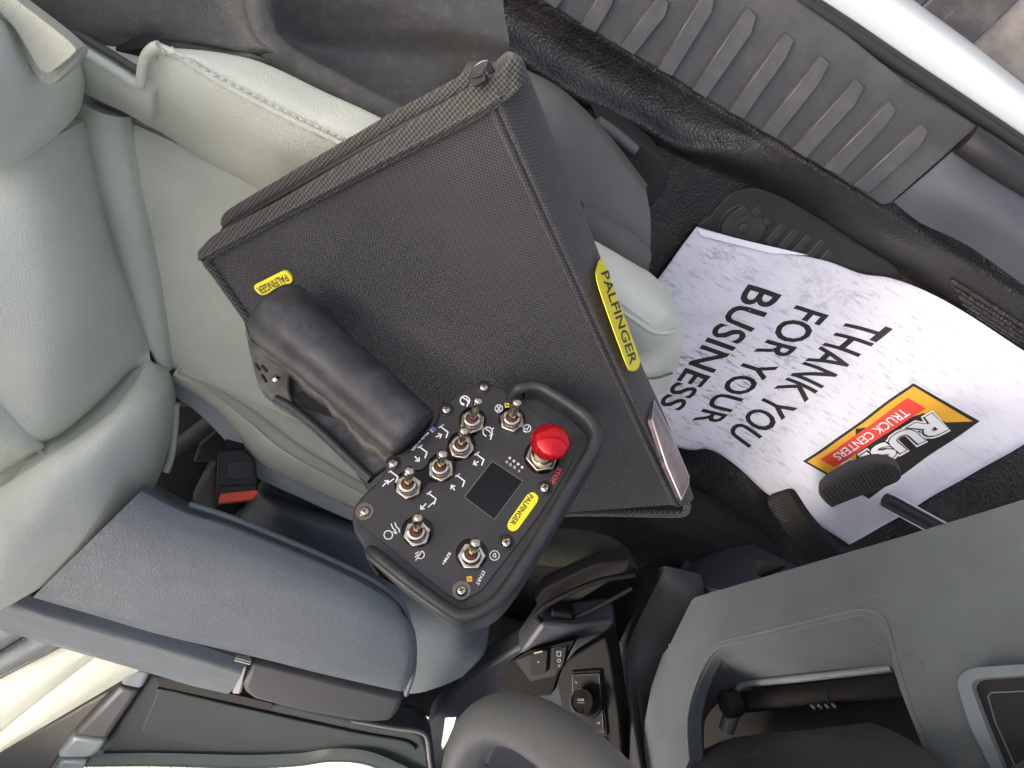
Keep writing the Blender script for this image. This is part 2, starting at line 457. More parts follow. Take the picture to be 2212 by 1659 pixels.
floor = prop(mesh_obj('floor', vs, fs, M['vinyl']), 'black textured vinyl floor under the pedals', 'floor', kind='structure')
# heel pad: smooth plate set into the vinyl, with raised ribs and a disc
pad_px = [(1505, 500), (1535, 462), (1566, 426), (1594, 408), (1635, 405), (1684, 422), (1753, 460), (1858, 526), (1927, 568), (1944, 592), (1938, 640), (1900, 690), (1700, 660), (1560, 600)]
pad_o = [onfloor(p.x, p.y) for p in curve(V2(pad_px), 5, True)]
pad_o = [Vector((p.x, p.y, p.z + .004)) for p in pad_o]
pad = slab('heel_pad', pad_o, (0, 0, -.012), M['pad'], floor, .003)
C3 = lambda x, y: (1371.5 + .3472 * x, 384 + .3472 * y)
def padpt(x, y, h): p = onfloor(*C3(x, y)); return Vector((p.x, p.y, p.z + h))
rib_src = [((690, 165), (600, 235)), ((785, 165), (720, 225)), ((865, 205), (800, 280)), ((950, 240), (810, 400)), ((1025, 280), (870, 460)), ((1100, 322), (960, 480)), ((1178, 362), (1040, 520)), ((1240, 410), (1120, 540))]
for a, b in rib_src:
    p, q = padpt(*a, .0045), padpt(*b, .0045)
    d = (q - p).normalized(); s = d.cross(Vector((0, 0, 1))) * .0075
    o2 = rounded([p + s, p - s, q - s, q + s], .0065, 4)
    slab('rib', [w + Vector((0, 0, .006)) for w in o2], (0, 0, -.009), M['pad_rib'], pad, .002)
c0 = padpt(665, 300, .004)
lathe('disc', c0, Vector((0, 0, 1)), [(.043, -.002), (.043, .002), (.0405, .004), (.0405, .001), (.038, .001), (.036, .0045), (0.001, .005)], M['pad_rib'], pad, 40)
lathe('disc_centre', c0, Vector((0, 0, 1)), [(.009, .003), (.009, .0075), (.007, .0085), (.001, .0085)], M['pad_rib'], pad, 20)
blk = [padpt(*q, .0085) for q in ((1210, 400), (1470, 555), (1400, 640), (1130, 520))]
slab('raised_block', rounded(blk, .01), (0, 0, -.007), M['pad'], pad, .002)
# ribbed foot rest moulded in the vinyl by the wheel arch
for k in range(6):
    pts = [onfloor(2052 + k * 9 + t * 190, 602 + k * 19 - k * k * .6 + t * 122, 0) for t in (0, .2, .4, .6, .8, 1)]
    tube('floor_rib', [p + Vector((0, 0, .002)) for p in pts], .0042, M['vinyl'], floor, 8)
# scuff plate
sill = thing('scuff_plate', (.4, 0, .05), 'dark grey plastic scuff plate with a row of raised ribs along the sill', 'scuff plate')
C4 = lambda x, y: (1097.2 + .504 * x, .504 * y)
zs = .118
so_px = [(1085, -45), (1198, 20), (1334, 101), (1450, 166), (1571, 242), (1677, 302), (1803, 378), (1914, 449), (2110, 274), (1900, 150), (1722, 0), (1640, -60)]
so_px = [(1060, -60), (1198, 20), (1334, 101), (1450, 166), (1571, 242), (1677, 302), (1803, 378), (1905, 444), (1925, 440), (2104, 283), (2112, 272), (1960, 180), (1830, 75), (1722, 0), (1640, -60)]
slab('plate', [atz(u, v, zs) for u, v in so_px], (0, 0, -.03), M['sill_plate'], sill, .003)
bars = [[(205, 40), (150, 0), (190, -30), (235, -5), (235, 0)],
        [(375, 145), (310, 105), (425, -70), (455, -45), (450, 20)],
        [(540, 240), (480, 200), (650, -20), (690, 10), (675, 70)],
        [(705, 330), (640, 297), (850, -45), (888, -15), (878, 50)],
        [(850, 425), (790, 385), (1028, 30), (1068, 65), (1045, 145)],
        [(1010, 512), (945, 480), (1190, 140), (1230, 170), (1195, 250)],
        [(1150, 595), (1085, 560), (1345, 240), (1383, 270), (1335, 360)],
        [(1280, 680), (1220, 640), (1495, 340), (1530, 372), (1490, 450)],
        [(1420, 752), (1355, 720), (1635, 435), (1668, 468), (1620, 545)],
        [(1545, 830), (1485, 795), (1775, 530), (1805, 565), (1760, 640)]]
for bpx in bars:
    o = slab('rib', [atz(*C4(x, y), zs + .0085) for x, y in bpx], (0, 0, -.012), M['sill_rib'], sill, .0012, 1)
# rocker: white painted flange, rubber seal
rock = thing('door_sill', (.4, .1, .0), 'white painted body sill along the door opening', 'door sill')
wi = [atz(u, v, .10) for u, v in ((1640, -70), (1757, 0), (1853, 60), (1960, 131), (2075, 207), (2212, 297), (2330, 375))]
wo = [atz(u, v, .095) for u, v in ((1830, -70), (1944, 0), (2030, 62), (2110, 120), (2212, 200), (2330, 290), (2450, 380))]
mid = [(a * .35 + b * .65) + Vector((0, 0, .012)) for a, b in zip(wi, wo)]
rows = [[p + Vector((0, -.012, -.03)) for p in wi], wi, mid, wo, [p + Vector((0, .015, -.05)) for p in wo], [p + Vector((0, .02, -.16)) for p in wo]]
patch('painted_flange', rows, M['white_paint'], rock, .02, 4)
seal = [atz(u, v, .104) for u, v in ((1622, -70), (1738, 2), (1836, 65), (1944, 138), (2058, 213), (2192, 303), (2310, 385))]
tube('rubber_seal', curve(seal, 5), .0105, M['rubber'], rock, 12)
tube('seal_lip', [p + Vector((.0, .006, .006)) for p in curve(seal, 5)], .0045, M['rubber'], rock, 8)
# kick panel ahead of the scuff plate
kick = thing('kick_panel', (1.0, 0, .1), 'smooth dark blue grey kick panel ahead of the scuff plate', 'trim panel')
rows = [Z((1930, 436, .112), (2020, 360, .114), (2100, 288, .11)), Z((1990, 482, .12), (2070, 410, .135), (2150, 345, .12)),
        Z((2090, 530, .14), (2160, 470, .16), (2230, 400, .14)), Z((2230, 628, .17), (2290, 570, .19), (2350, 480, .16)), Z((2400, 740, .22), (2450, 650, .22), (2480, 560, .20))]
patch('panel', rows, M['console'], kick, .03, 6)
tube('grab_channel', curve(Z((2085, 300, .118), (2130, 330, .13), (2212, 385, .14), (2330, 465, .15)), 6), .022, M['black'], kick, 14)
# running board outside, lower
step = thing('running_board', (.7, .35, -.3), 'dusty ribbed plastic running board outside the white sill', 'running board')
zb = -.16
slab('tread', [atz(u, v, zb) for u, v in ((1840, -80), (2640, 480), (2700, 200), (2300, -120))], (0, 0, -.04), M['board_flat'], step, .004)
for (a, b, w) in (((1975, -10), (1905, 55), .03), ((2060, -10), (1968, 72), .028), ((2120, 0), (2010, 100), .03), ((2190, -15), (2050, 120), .022)):
    p, q = atz(*a, zb + .022), atz(*b, zb + .022); p = p + (p - q) * .6; q = q + (q - p) * .4
    s = (q - p).cross(Vector((0, 0, 1))).normalized() * w * .8
    slab('tread_rib', [p + s, p - s, q - s, q + s], (0, 0, -.03), M['board'], step, .005)
prop(mesh_obj('ground', [(-30, -30, -.55), (30, -30, -.55), (30, 30, -.55), (-30, 30, -.55)], [(0, 1, 2, 3)], grain_plastic('yard asphalt', (.07, .07, .068), .9, 60, .5)), 'grey yard surface below the truck', 'ground', kind='structure')

# ================================================================== DRIVER SEAT
seat = thing('driver_seat', (.12, -.43, 0), 'grey green leather driver seat carrying the black bag', 'seat')
L, LS = M['leather'], M['leather_shaded']
# cushion, centre panel
rear = Z((250, 258, .450), (280, 395, .452), (304, 500, .452), (328, 630, .452), (350, 745, .452), (380, 812, .450))
front = [Vector((.352, y, .455)) for y in (-.285, -.34, -.40, -.47, -.545, -.60)]
rows = []
for t, dz in ((0, 0), (.12, .004), (.35, -.006), (.65, -.004), (.85, .006), (.96, 0), (1.03, -.05)):
    rows.append([a.lerp(b, t) + Vector((0, 0, dz)) for a, b in zip(rear, front)])
patch('cushion_panel', rows, L, seat, .06, 7, .006, .02, 'lr')
# rear strip of the cushion
lft = Z((150, 200, .452), (185, 384, .452), (212, 486, .452), (260, 625, .452), (302, 722, .452), (336, 778, .450))
rgt = Z((282, 252, .451), (304, 395, .453), (328, 500, .453), (352, 625, .453), (369, 735, .452), (378, 792, .448))
md = [(a + b) / 2 + Vector((0, 0, .016)) for a, b in zip(lft, rgt)]
md2 = [a.lerp(b, .86) + Vector((0, 0, .012)) for a, b in zip(lft, rgt)]
patch('cushion_rear_strip', [lft, md, md2, rgt], L, seat, .05, 6)
# outboard bolster
O = [(346, 98, .515), (450, 104, .508), (540, 118, .502), (602, 139, .50), (700, 187, .498), (830, 248, .496), (1010, 352, .49), (1160, 445, .486), (1270, 510, .48)]
S = [(343, 100, .528), (392, 124, .532), (463, 171, .533), (540, 213, .533), (640, 264, .532), (750, 319, .53), (930, 425, .528), (1110, 530, .525), (1280, 628, .521)]
Mm = [(312, 150, .508), (370, 192, .515), (440, 236, .515), (520, 284, .513), (600, 332, .512), (690, 385, .51), (870, 490, .508), (1060, 600, .505), (1240, 700, .502)]
K = [(296, 258, .462), (345, 285, .456), (405, 324, .452), (463, 361, .45), (520, 392, .448), (590, 432, .446), (790, 545, .446), (990, 657, .446), (1180, 764, .446)]
patch('bolster_outer_panel', [Z(*O), [a.lerp(b, .5) + Vector((0, 0, .010)) for a, b in zip(Z(*O), Z(*S))], Z(*S)], L, seat, .05, 6, .005, .010, down=Vector((0, -.55, -.84)))
patch('bolster_inner_panel', [Z(*S), Z(*Mm), Z(*K)], L, seat, .05, 7, .004, .010, 't', down=Vector((0, -.3, -.95)))
stp = curve([a.lerp(b, .16) + Vector((0, 0, .006)) for a, b in zip(Z(*S), Z(*O))], 6)
stitches('stitching', stp[3:], M['thread'], seat, .0065, .0045, .0007, .0016)
tube('seam_piping', curve([p + Vector((0, 0, -.001)) for p in Z(*S)], 6), .0028, L, seat, 8)
# front end of the bolster, seen past the bag
fr = [Z((1255, 505, .475), (1345, 556, .470), (1405, 592, .462), (1440, 622, .452), (1463, 660, .442)), Z((1255, 560, .50), (1350, 608, .506), (1412, 645, .503), (1450, 674, .490), (1471, 700, .465)),
      Z((1255, 615, .518), (1345, 662, .520), (1402, 698, .514), (1440, 712, .500), (1473, 720, .457)), Z((1255, 680, .512), (1330, 715, .513), (1392, 742, .506), (1442, 748, .487), (1473, 748, .443)),
      Z((1255, 760, .49), (1320, 780, .488), (1370, 800, .48), (1425, 805, .46), (1464, 794, .418)), Z((1255, 830, .45), (1310, 845, .45), (1350, 856, .44), (1405, 862, .425), (1442, 845, .388))]
patch('bolster_nose', fr, L, seat, .03, 7, down=Vector((-.25, -.15, -.95)))
sp = curve(Z((1320, 640, .521), (1343, 656, .521), (1375, 680, .5185), (1412, 703, .511), (1442, 706, .498), (1462, 696, .481)), 8)
stitches('stitching', sp, M['thread'], seat, .006, .0042, .0007, .0012)
tube('seam_piping', curve(Z((1325, 660, .519), (1375, 694, .517), (1408, 716, .510), (1440, 719, .498), (1456, 716, .486)), 6), .0026, L, seat, 8)
tube('seam_piping', curve(Z((1388, 818, .472), (1420, 816, .462), (1452, 806, .44)), 6), .0014, M['thread_dark'], seat, 6)
# rear end of the bolster, with the rolled edge of the cover
rows = [Z((140, 84, .512), (200, 122, .512), (255, 155, .512), (302, 184, .512), (330, 205, .510)), Z((150, 140, .50), (210, 175, .50), (260, 205, .50), (300, 228, .50), (330, 250, .495)),
        Z((165, 200, .46), (220, 228, .46), (262, 246, .46), (300, 266, .458), (330, 285, .455))]
patch('bolster_rear_panel', rows, L, seat, .04, 6, .003, .008)
edge = Z((150, 92, .515), (200, 122, .516), (255, 155, .516), (297, 181, .516), (304, 178, .518), (307, 150, .522), (314, 124, .526), (328, 106, .53), (344, 99, .531))
tube('cover_edge', curve(edge, 6), .0042, L, seat, 8)
tube('cover_edge', curve([p + Vector((-.004, .008, -.006)) for p in edge[:4]], 6), .0035, M['trim'], seat, 8)
rows = [Z((150, 86, .50), (240, 110, .50), (345, 98, .51)), Z((200, 118, .485), (270, 140, .48), (320, 140, .49)), Z((230, 140, .47), (280, 165, .46), (310, 175, .47))]
patch('bolster_gap_shade', rows, M['dark_and_shade'], seat, .01, 5)  # dark sheet stands in for the dark inside of the cover gap
# backrest
rows = [Z((-40, 30, .68), (60, 70, .63), (130, 110, .575), (178, 140, .505)), Z((-40, 140, .69), (70, 160, .64), (145, 170, .58), (183, 175, .50)),
        Z((-40, 260, .68), (60, 245, .63), (135, 235, .57), (180, 210, .49)), Z((-40, 350, .645), (50, 315, .605), (120, 285, .55), (168, 258, .485)), Z((-40, 412, .60), (50, 362, .57), (112, 324, .53), (158, 278, .48))]
patch('backrest_upper_bolster', rows, L, seat, .07, 8, .016, .03, 'b')
rows = [Z((-40, 372, .575), (50, 330, .555), (110, 300, .52), (180, 262, .462)), Z((-40, 520, .598), (90, 490, .57), (160, 460, .53), (238, 484, .457)),
        Z((-40, 690, .603), (110, 660, .575), (205, 630, .53), (292, 636, .457)), Z((-40, 840, .60), (110, 800, .578), (225, 760, .53), (324, 738, .460)),
        Z((-40, 905, .598), (92, 968, .578), (200, 898, .54), (318, 772, .478))]
patch('backrest_panel', rows, L, seat, .07, 8, .008, .022, 'b')
rows = [Z((-40, 798, .592), (0, 846, .592), (56, 917, .586), (97, 971, .578)), Z((-40, 900, .606), (-15, 930, .604), (30, 960, .594), (85, 980, .58)), Z((-40, 1058, .592), (0, 1036, .592), (40, 1010, .586), (92, 976, .578))]
patch('backrest_inset_panel', rows, L, seat, .06, 8, .006, .014, 'tb')
rows = [Z((-40, 1062, .59), (0, 1036, .592), (97, 971, .58), (160, 932, .557), (223, 883, .534), (268, 828, .508), (316, 768, .478), (352, 780, .462)),
        Z((-40, 1110, .624), (10, 1088, .622), (105, 1025, .612), (180, 975, .59), (245, 920, .562), (296, 865, .53), (340, 815, .492), (366, 800, .466)),
        Z((-40, 1200, .645), (20, 1175, .64), (120, 1110, .622), (205, 1050, .60), (272, 985, .568), (328, 905, .532), (362, 845, .494), (376, 830, .462)),
        Z((-40, 1290, .640), (10, 1270, .632), (120, 1205, .61), (222, 1135, .588), (292, 1070, .560), (342, 985, .528), (370, 900, .492), (380, 860, .458)),
        Z((-40, 1350, .60), (0, 1327, .595), (112, 1264, .577), (224, 1189, .557), (299, 1122, .533), (345, 1045, .507), (370, 960, .478), (379, 900, .452))]
patch('backrest_lower_bolster', rows, L, seat, .07, 8, .012, .022, 'tb')
tube('cover_hem', curve(Z((380, 872, .468), (377, 930, .474), (370, 985, .486), (358, 1020, .497)), 6), .004, L, seat, 8)
# felt flap at the seat-back side
fl = [(-30, -40), (16, 0), (79, 38), (135, 79), (163, 103), (171, 118), (163, 137), (119, 179), (99, 182), (79, 167), (46, 117), (0, 54), (-40, 10)]
slab('side_flap', [atz(p.x, p.y, .645) for p in curve(V2(fl), 4, True)], (0, 0, -.014), M['felt'], seat, .004, 3)
fl2 = [(-20, -60), (30, -5), (80, 34), (134, 76), (162, 103), (160, 116), (116, 152), (100, 158), (82, 146), (58, 105), (30, 60), (-10, 10)]
slab('flap_facing', [atz(p.x, p.y, .658) for p in curve(V2(fl2), 4, True)], (0, 0, -.012), M['felt'], seat, .004, 3)
# inboard bolster and its skirt
top = Z((388, 800, .458), (475, 838, .46), (560, 890, .46), (660, 965, .46), (790, 1043, .458), (960, 1140, .455), (1120, 1225, .45))
mdl = Z((374, 808, .462), (462, 855, .482), (532, 912, .485), (605, 975, .485), (725, 1040, .482), (900, 1130, .478), (1060, 1210, .465))
low = Z((376, 820, .44), (450, 870, .44), (514, 936, .44), (562, 1003, .438), (680, 1062, .435), (860, 1145, .43), (1020, 1230, .42))
patch('inboard_bolster', [top, [a.lerp(b, .55) + Vector((0, 0, .006)) for a, b in zip(top, mdl)], mdl, [a.lerp(b, .6) + Vector((0, 0, .006)) for a, b in zip(mdl, low)], low], L, seat, .05, 7, .004, .012, 't')
tube('cushion_seam', curve(Z((564, 838, .446), (567, 868, .446), (566, 888, .447)), 6), .0012, M['thread_dark'], seat, 6)
skl = [p + Vector((.012, -.012, -.10)) for p in low]
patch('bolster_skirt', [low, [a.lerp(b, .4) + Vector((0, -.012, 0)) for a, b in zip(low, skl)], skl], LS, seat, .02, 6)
box('seat_base', (-.20, -.60, .06), (.34, -.25, .36), M['trim'], seat, .02)
box('seat_back_core', (-.62, -.68, .30), (-.30, -.22, .55), M['trim'], seat, .02)
# side shield and recliner trim outboard of the cushion
shd = [Z((862, 258, .47), (1000, 335, .465), (1150, 420, .46), (1290, 500, .455), (1400, 590, .45)), Z((900, 250, .43), (1030, 305, .43), (1170, 390, .43), (1300, 470, .42), (1404, 560, .42)),
       Z((960, 210, .40), (1080, 240, .41), (1215, 300, .41), (1330, 390, .40), (1405, 470, .40)), Z((1010, 140, .38), (1100, 150, .385), (1200, 195, .385), (1300, 290, .38), (1396, 410, .38)),
       Z((1010, 130, .33), (1105, 140, .32), (1210, 190, .31), (1310, 285, .31), (1400, 400, .32))]
patch('side_shield', shd, M['trim'], seat, .012, 7)
tube('shield_ledge', curve(Z((1240, 468, .452), (1300, 502, .450), (1350, 534, .448), (1392, 566, .442)), 5), [.017] * 14 + [.014, .009], M['trim'], seat, 14)
slab('recliner_bracket', [atz(u, v, .24) for u, v in ((1290, 260), (1340, 278), (1400, 318), (1442, 350), (1446, 372), (1440, 410), (1424, 430), (1404, 452), (1380, 400))], (0, 0, -.10), M['dark_and_shade'], seat, .004)
tube('recliner_rail', Z((1290, 262, .26), (1330, 290, .258), (1372, 325, .255)), .007, M['trim'], seat, 8)
# pillar trim and stowage tray beside the seat
pil = thing('pillar_trim', (0, -.1, .3), 'dark moulded plastic trim beside the seat with a speckled tray', 'trim panel')
rows = [Z((-60, -120, .56), (120, -120, .53), (300, -120, .50), (440, -120, .47), (545, -110, .46), (600, -110, .42), (760, -100, .38), (930, -90, .34), (1080, -60, .30)),
        Z((-30, -50, .545), (140, -40, .525), (320, -50, .50), (450, -40, .47), (550, -30, .46), (606, -10, .415), (780, -10, .375), (940, 10, .34), (1090, 30, .30)),
        Z((30, 10, .525), (180, 30, .515), (340, 20, .497), (470, 25, .472), (556, 50, .462), (615, 66, .405), (780, 60, .365), (960, 60, .335), (1100, 90, .30)),
        Z((110, 62, .505), (230, 80, .503), (370, 70, .49), (500, 80, .473), (572, 88, .466), (641, 105, .40), (780, 128, .36), (930, 140, .33), (1100, 150, .29)),
        Z((150, 92, .49), (250, 112, .488), (390, 92, .484), (520, 108, .474), (596, 110, .47), (670, 150, .425), (790, 205, .40), (920, 260, .38), (1100, 300, .30)),
        Z((165, 104, .46), (300, 132, .46), (420, 106, .468), (540, 120, .466), (610, 130, .463), (690, 178, .455), (800, 232, .45), (930, 300, .43), (1100, 390, .36)),
        Z((175, 140, .40), (300, 170, .40), (420, 150, .42), (540, 160, .42), (620, 175, .42), (700, 220, .42), (810, 270, .41), (940, 330, .40), (1100, 420, .34))]
patch('trim_panel', rows, M['trim_dust'], pil, .012, 7)
tube('trim_ridge', curve(Z((540, -90, .452), (552, -20, .454), (566, 70, .457), (592, 108, .459), (644, 146, .452), (756, 206, .444), (872, 262, .436)), 8), .013, M['trim_dust'], pil, 14)
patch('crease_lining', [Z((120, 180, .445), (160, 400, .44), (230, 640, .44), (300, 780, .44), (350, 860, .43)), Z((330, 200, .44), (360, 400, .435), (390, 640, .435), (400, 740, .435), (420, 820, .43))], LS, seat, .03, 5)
# ================================================================== CAB SHELL ABOVE (out of the picture, added to shape the light in the cab)
M['headliner'] = grain_plastic('pale headliner', (.74, .77, .78), .95, 500, .3, spec=.1)  # kept pale so the added shell bounces light into the cab
roof = slab('unseen_cab_roof', [Vector(p) for p in ((-1.9, -1.78, 1.50), (.70, -1.70, 1.50), (.80, -1.4, 1.505), (.80, -.5, 1.505), (.70, -.36, 1.50), (-1.9, -.30, 1.50))], (0, 0, .05), M['headliner'], None, .02)  # unseen roof, added to block light from above
prop(roof, 'unseen pale cab roof above the seats, added to shade them', 'roof', kind='structure')
pd_o = [Vector((x, -1.76, z)) for x, z in ((-1.9, .0), (1.3, .0), (1.3, .95), (.75, 1.50), (-1.9, 1.50))]
pd_w = [Vector((x, -1.76, z)) for x, z in ((-.82, .92), (.36, .92), (.22, 1.40), (-.82, 1.40))]
pdoor = slab('unseen_far_door', pd_o, (0, -.06, 0), M['headliner'], None, 0, holes=[pd_w])  # unseen wall, added; its opening is sized to hold back the sun
prop(pdoor, 'unseen pale far door, added with a window opening sized to limit the sun', 'door', kind='structure')
dt = [Vector(p) for p in ((.70, .80), (.78, .93), (1.10, .97), (1.45, .90), (1.45, .70), (.85, .72))] if False else [Vector((x, -.10, z)) for x, z in ((.74, .80), (.80, .93), (1.10, .97), (1.45, .90), (1.45, .74), (.84, .76))]
dtop = slab("unseen_dash_top", dt, (0, -1.62, 0), M['dash_dark'], None, .02)  # unseen dash top, added; darkens the footwell
prop(dtop, 'unseen dark dashboard top, added to shade the footwell', 'dashboard', kind='structure')
rw_ = [Vector((-1.9, y, z)) for y, z in ((-1.76, 0), (-.1, 0), (-.1, .9), (-.3, 1.50), (-1.76, 1.50))]  # unseen wall, added to cut off the sky behind
prop(slab('unseen_rear_wall', rw_, (-.05, 0, 0), M['headliner'], None), 'unseen pale rear wall, added to block the sky behind the seats', 'wall', kind='structure')
# ================================================================== BLACK CASE
Bq, Cq, Eq = atz(1083, 219, .625), atz(1478, 1092, .665), atz(1210, 1104, .637)
BN = (Cq - Bq).cross(Eq - Bq).normalized()
if BN.z < 0: BN = -BN
def onbag(u, v, h=0.0): return atp(u, v, Bq, BN, h)
Aq = onbag(446, 558); Dq = onbag(845, 1138)
bag_ang = math.atan2((Bq - Aq).y, (Bq - Aq).x)
M['nylon'] = weave('black nylon', (.019, .0187, .0187), (.070, .0695, .069), .0015, -bag_ang)
M['webbing'] = weave('black webbing', (.018, .017, .015), (.10, .096, .082), .0019, -bag_ang + .5, strength=1.0)
bag = thing('equipment_bag', (Cq + Aq) / 2 - Vector((0, 0, .13)), 'black woven nylon zip case lying on the driver seat under the remote', 'bag')
# top face, slightly puffed
G = []
for j in range(7):
    t = j / 6; row = []
    for i in range(7):
        s = i / 6
        p = Aq.lerp(Bq, s).lerp(Dq.lerp(Cq, s), t)
        k = (s * (1 - s) * 4) ** .6 * (t * (1 - t) * 4) ** .6
        row.append(p + BN * (.010 * k + .0025 * math.sin(s * 7 + t * 4) * k - .002))
    G.append(row)
patch('front_panel', G, M['nylon'], bag, .02, 5)
core = [Aq, Bq, Cq, Dq]
slab('case_body', [p.lerp((Aq + Cq) / 2, .03) - BN * .012 for p in core], Vector((0.0, -.004, -.095)), M['nylon'], bag, .012, 3)
# side gusset between the fold and the lower edge
fold = [onbag(*p) for p in ((1081, 214), (1131, 325), (1196, 470), (1284, 664), (1331, 768), (1400, 920), (1480, 1092))]
sil_px = [(1140, 158), (1178, 255), (1252, 440), (1338, 672), (1384, 788), (1442, 918), (1489, 1060)]
low_z = [.555, .553, .552, .555, .56, .575, .615]
sil = [atz(u, v, z) for (u, v), z in zip(sil_px, low_z)]
midg = [a.lerp(b, .5) + BN * .005 + Vector((.003, .004, 0)) for a, b in zip(fold, sil)]
und = [p + Vector((-.02, -.015, -.06)) for p in sil]
patch('side_gusset', [[p - BN * .004 + Vector((-.006, -.004, 0)) for p in fold], fold, midg, sil, und], M['nylon'], bag, .006, 6)
# zip band along the mouth
f_px = [(438, 560), (470, 543), (550, 500), (644, 449), (745, 397), (845, 345), (942, 297), (1020, 256), (1083, 219)]
u_px = [(433, 537), (462, 508), (520, 476), (600, 434), (695, 378), (786, 324), (880, 268), (980, 208), (1075, 152)]
fa = [onbag(u, v, .003) for u, v in f_px]; ub = [onbag(u, v, -.004) for u, v in u_px]
mb = [a.lerp(b, .5) + BN * .006 for a, b in zip(fa, ub)]
ms = [a.lerp(b, .12) + BN * .0055 for a, b in zip(fa, ub)]
patch('zip_band', [fa, ms, mb, ub, [p - BN * .03 + Vector((.004, -.006, 0)) for p in ub]], M['webbing'], bag, .005, 5)
stitches('band_stitching', [a.lerp(b, .22) + BN * .006 for a, b in zip(fa, ub)], M['thread_dark'], bag, .004, .0028, .0005, .0008)
corner = [onbag(u, v, h) for u, v, h in ((1075, 152, -.002), (1096, 130, -.002), (1112, 122, -.006), (1130, 132, -.010), (1141, 160, -.02))]
inner = [onbag(u, v, .004) for u, v in ((1083, 222), (1092, 218), (1102, 210), (1112, 200), (1122, 190))]
patch('corner_binding', [inner, [a.lerp(b, .5) + BN * .004 for a, b in zip(inner, corner)], corner, [p - BN * .05 + Vector((-.01, -.012, 0)) for p in corner]], M['webbing'], bag, .004, 5)
# second layer behind the mouth, with the zip
b_px = [(495, 487), (505, 470), (563, 434), (680, 366), (786, 305), (868, 257), (972, 203), (1060, 150)]
zt = [onbag(u, v, -.022) for u, v in b_px]
tube('back_edge', curve(zt, 6), .0075, M['webbing'], bag, 10)
tube('zip_teeth', curve([p + BN * .012 + Vector((.002, -.004, 0)) for p in zt], 6), .003, M['black'], bag, 8)
zp = onbag(1030, 165, .004)
zo = [onbag(u, v, .010) for u, v in ((1008, 186), (1016, 168), (1030, 158), (1046, 163), (1050, 176), (1030, 190))]
sl_ = slab('zip_slider', zo, -BN * .008, M['dark_chrome'], bag, .0015)
pull = [onbag(u, v, .016) for u, v in ((1018, 172), (1010, 172), (1022, 142), (1040, 130), (1056, 128), (1044, 160), (1036, 168))]
slab('pull_tab', pull, -BN * .003, M['dark_chrome'], sl_, .0008)
# hems
hem_l = [onbag(u, v, -.002) for u, v in ((472, 540), (452, 549), (448, 566), (468, 592), (502, 640), (537, 690), (580, 752))]
tube('hem', curve(hem_l, 6), .0045, M['webbing'], bag, 8)
hem_b = [onbag(1484, 1085, -.006), onbag(1482, 1104, -.006), onbag(1460, 1110, -.005), onbag(1380, 1109, -.005), onbag(1290, 1108, -.005), onbag(1200, 1110, -.005), Dq]
tube('hem', curve(hem_b, 6), .0035, M['webbing'], bag, 8)
stitches('hem_stitching', [p + BN * .0045 + Vector((.001, .004, 0)) for p in hem_b[2:6]], M['thread_dark'], bag, .003, .002, .0004)
# woven yellow label on the face
lab_px = [(536, 626), (610, 589), (629, 615), (556, 648)]
lp = [onbag(u, v, .0125) for u, v in lab_px]
lp = [p - BN * .006 for p in lp]
yl = slab('yellow_label', rounded(lp, .007, 6), -BN * .003, M['yellow'], bag, .0004)
def lab1(x, y):
    o, r, up_ = lp[1].lerp(lp[2], .0), (lp[0] - lp[1]), (lp[2] - lp[1])
    return o + r * (.08 + .84 * x) + up_ * (.22 + .58 * y) + BN * .0005
lettering('PALFINGER', lab1, M['ink'], yl, .012)
# long yellow label on the gusset
gp = (fold[3] + sil[3]) / 2; gn = (fold[5] - fold[2]).cross(sil[3] - fold[3]).normalized()
if gn.dot(EYE - gp) < 0: gn = -gn
def ong(u, v, h=.010): return atp(u, v, gp, gn, h)
gl_px = [(1291, 574), (1297, 560), (1304, 566), (1340, 660), (1378, 764), (1382, 786), (1375, 799), (1363, 800), (1354, 788), (1320, 696), (1290, 606)]
gl = slab('side_label', [ong(p.x, p.y) for p in curve(V2(gl_px), 4, True)], -gn * .0006, M['yellow'], bag)
def lab2(x, y): return ong(1300 + 64 * x + 16 * y - 2, 590 + 195 * x - 7 * y + 4 * x, .0103)
lettering('PALFINGER', lab2, M['ink'], gl, .012)
# clear pocket with a printed card
pk = [ong(u, v, .006) for u, v in ((1413, 866), (1450, 940), (1488, 1030), (1487, 1044), (1472, 1078), (1440, 1004), (1408, 906))]
mcard, n, l, b = mat_new('printed card', (.3, .3, .32), .35, 0, .3); v = coord(n, l, (1, 1, 1), (0, 0, .9))
c = ramp(n, l, noise(n, l, v, 55, 4), [(.35, (.03, .03, .035)), (.5, (.10, .10, .115)), (.57, (.20, .08, .06)), (.68, (.22, .22, .25))]); l.new(c, b.inputs['Base Color'])
slab('card_pocket', pk, -gn * .004, mcard, bag, .0006)
tube('pocket_edge', pk + [pk[0]], .0008, M['satin'], bag, 6, up=gn)

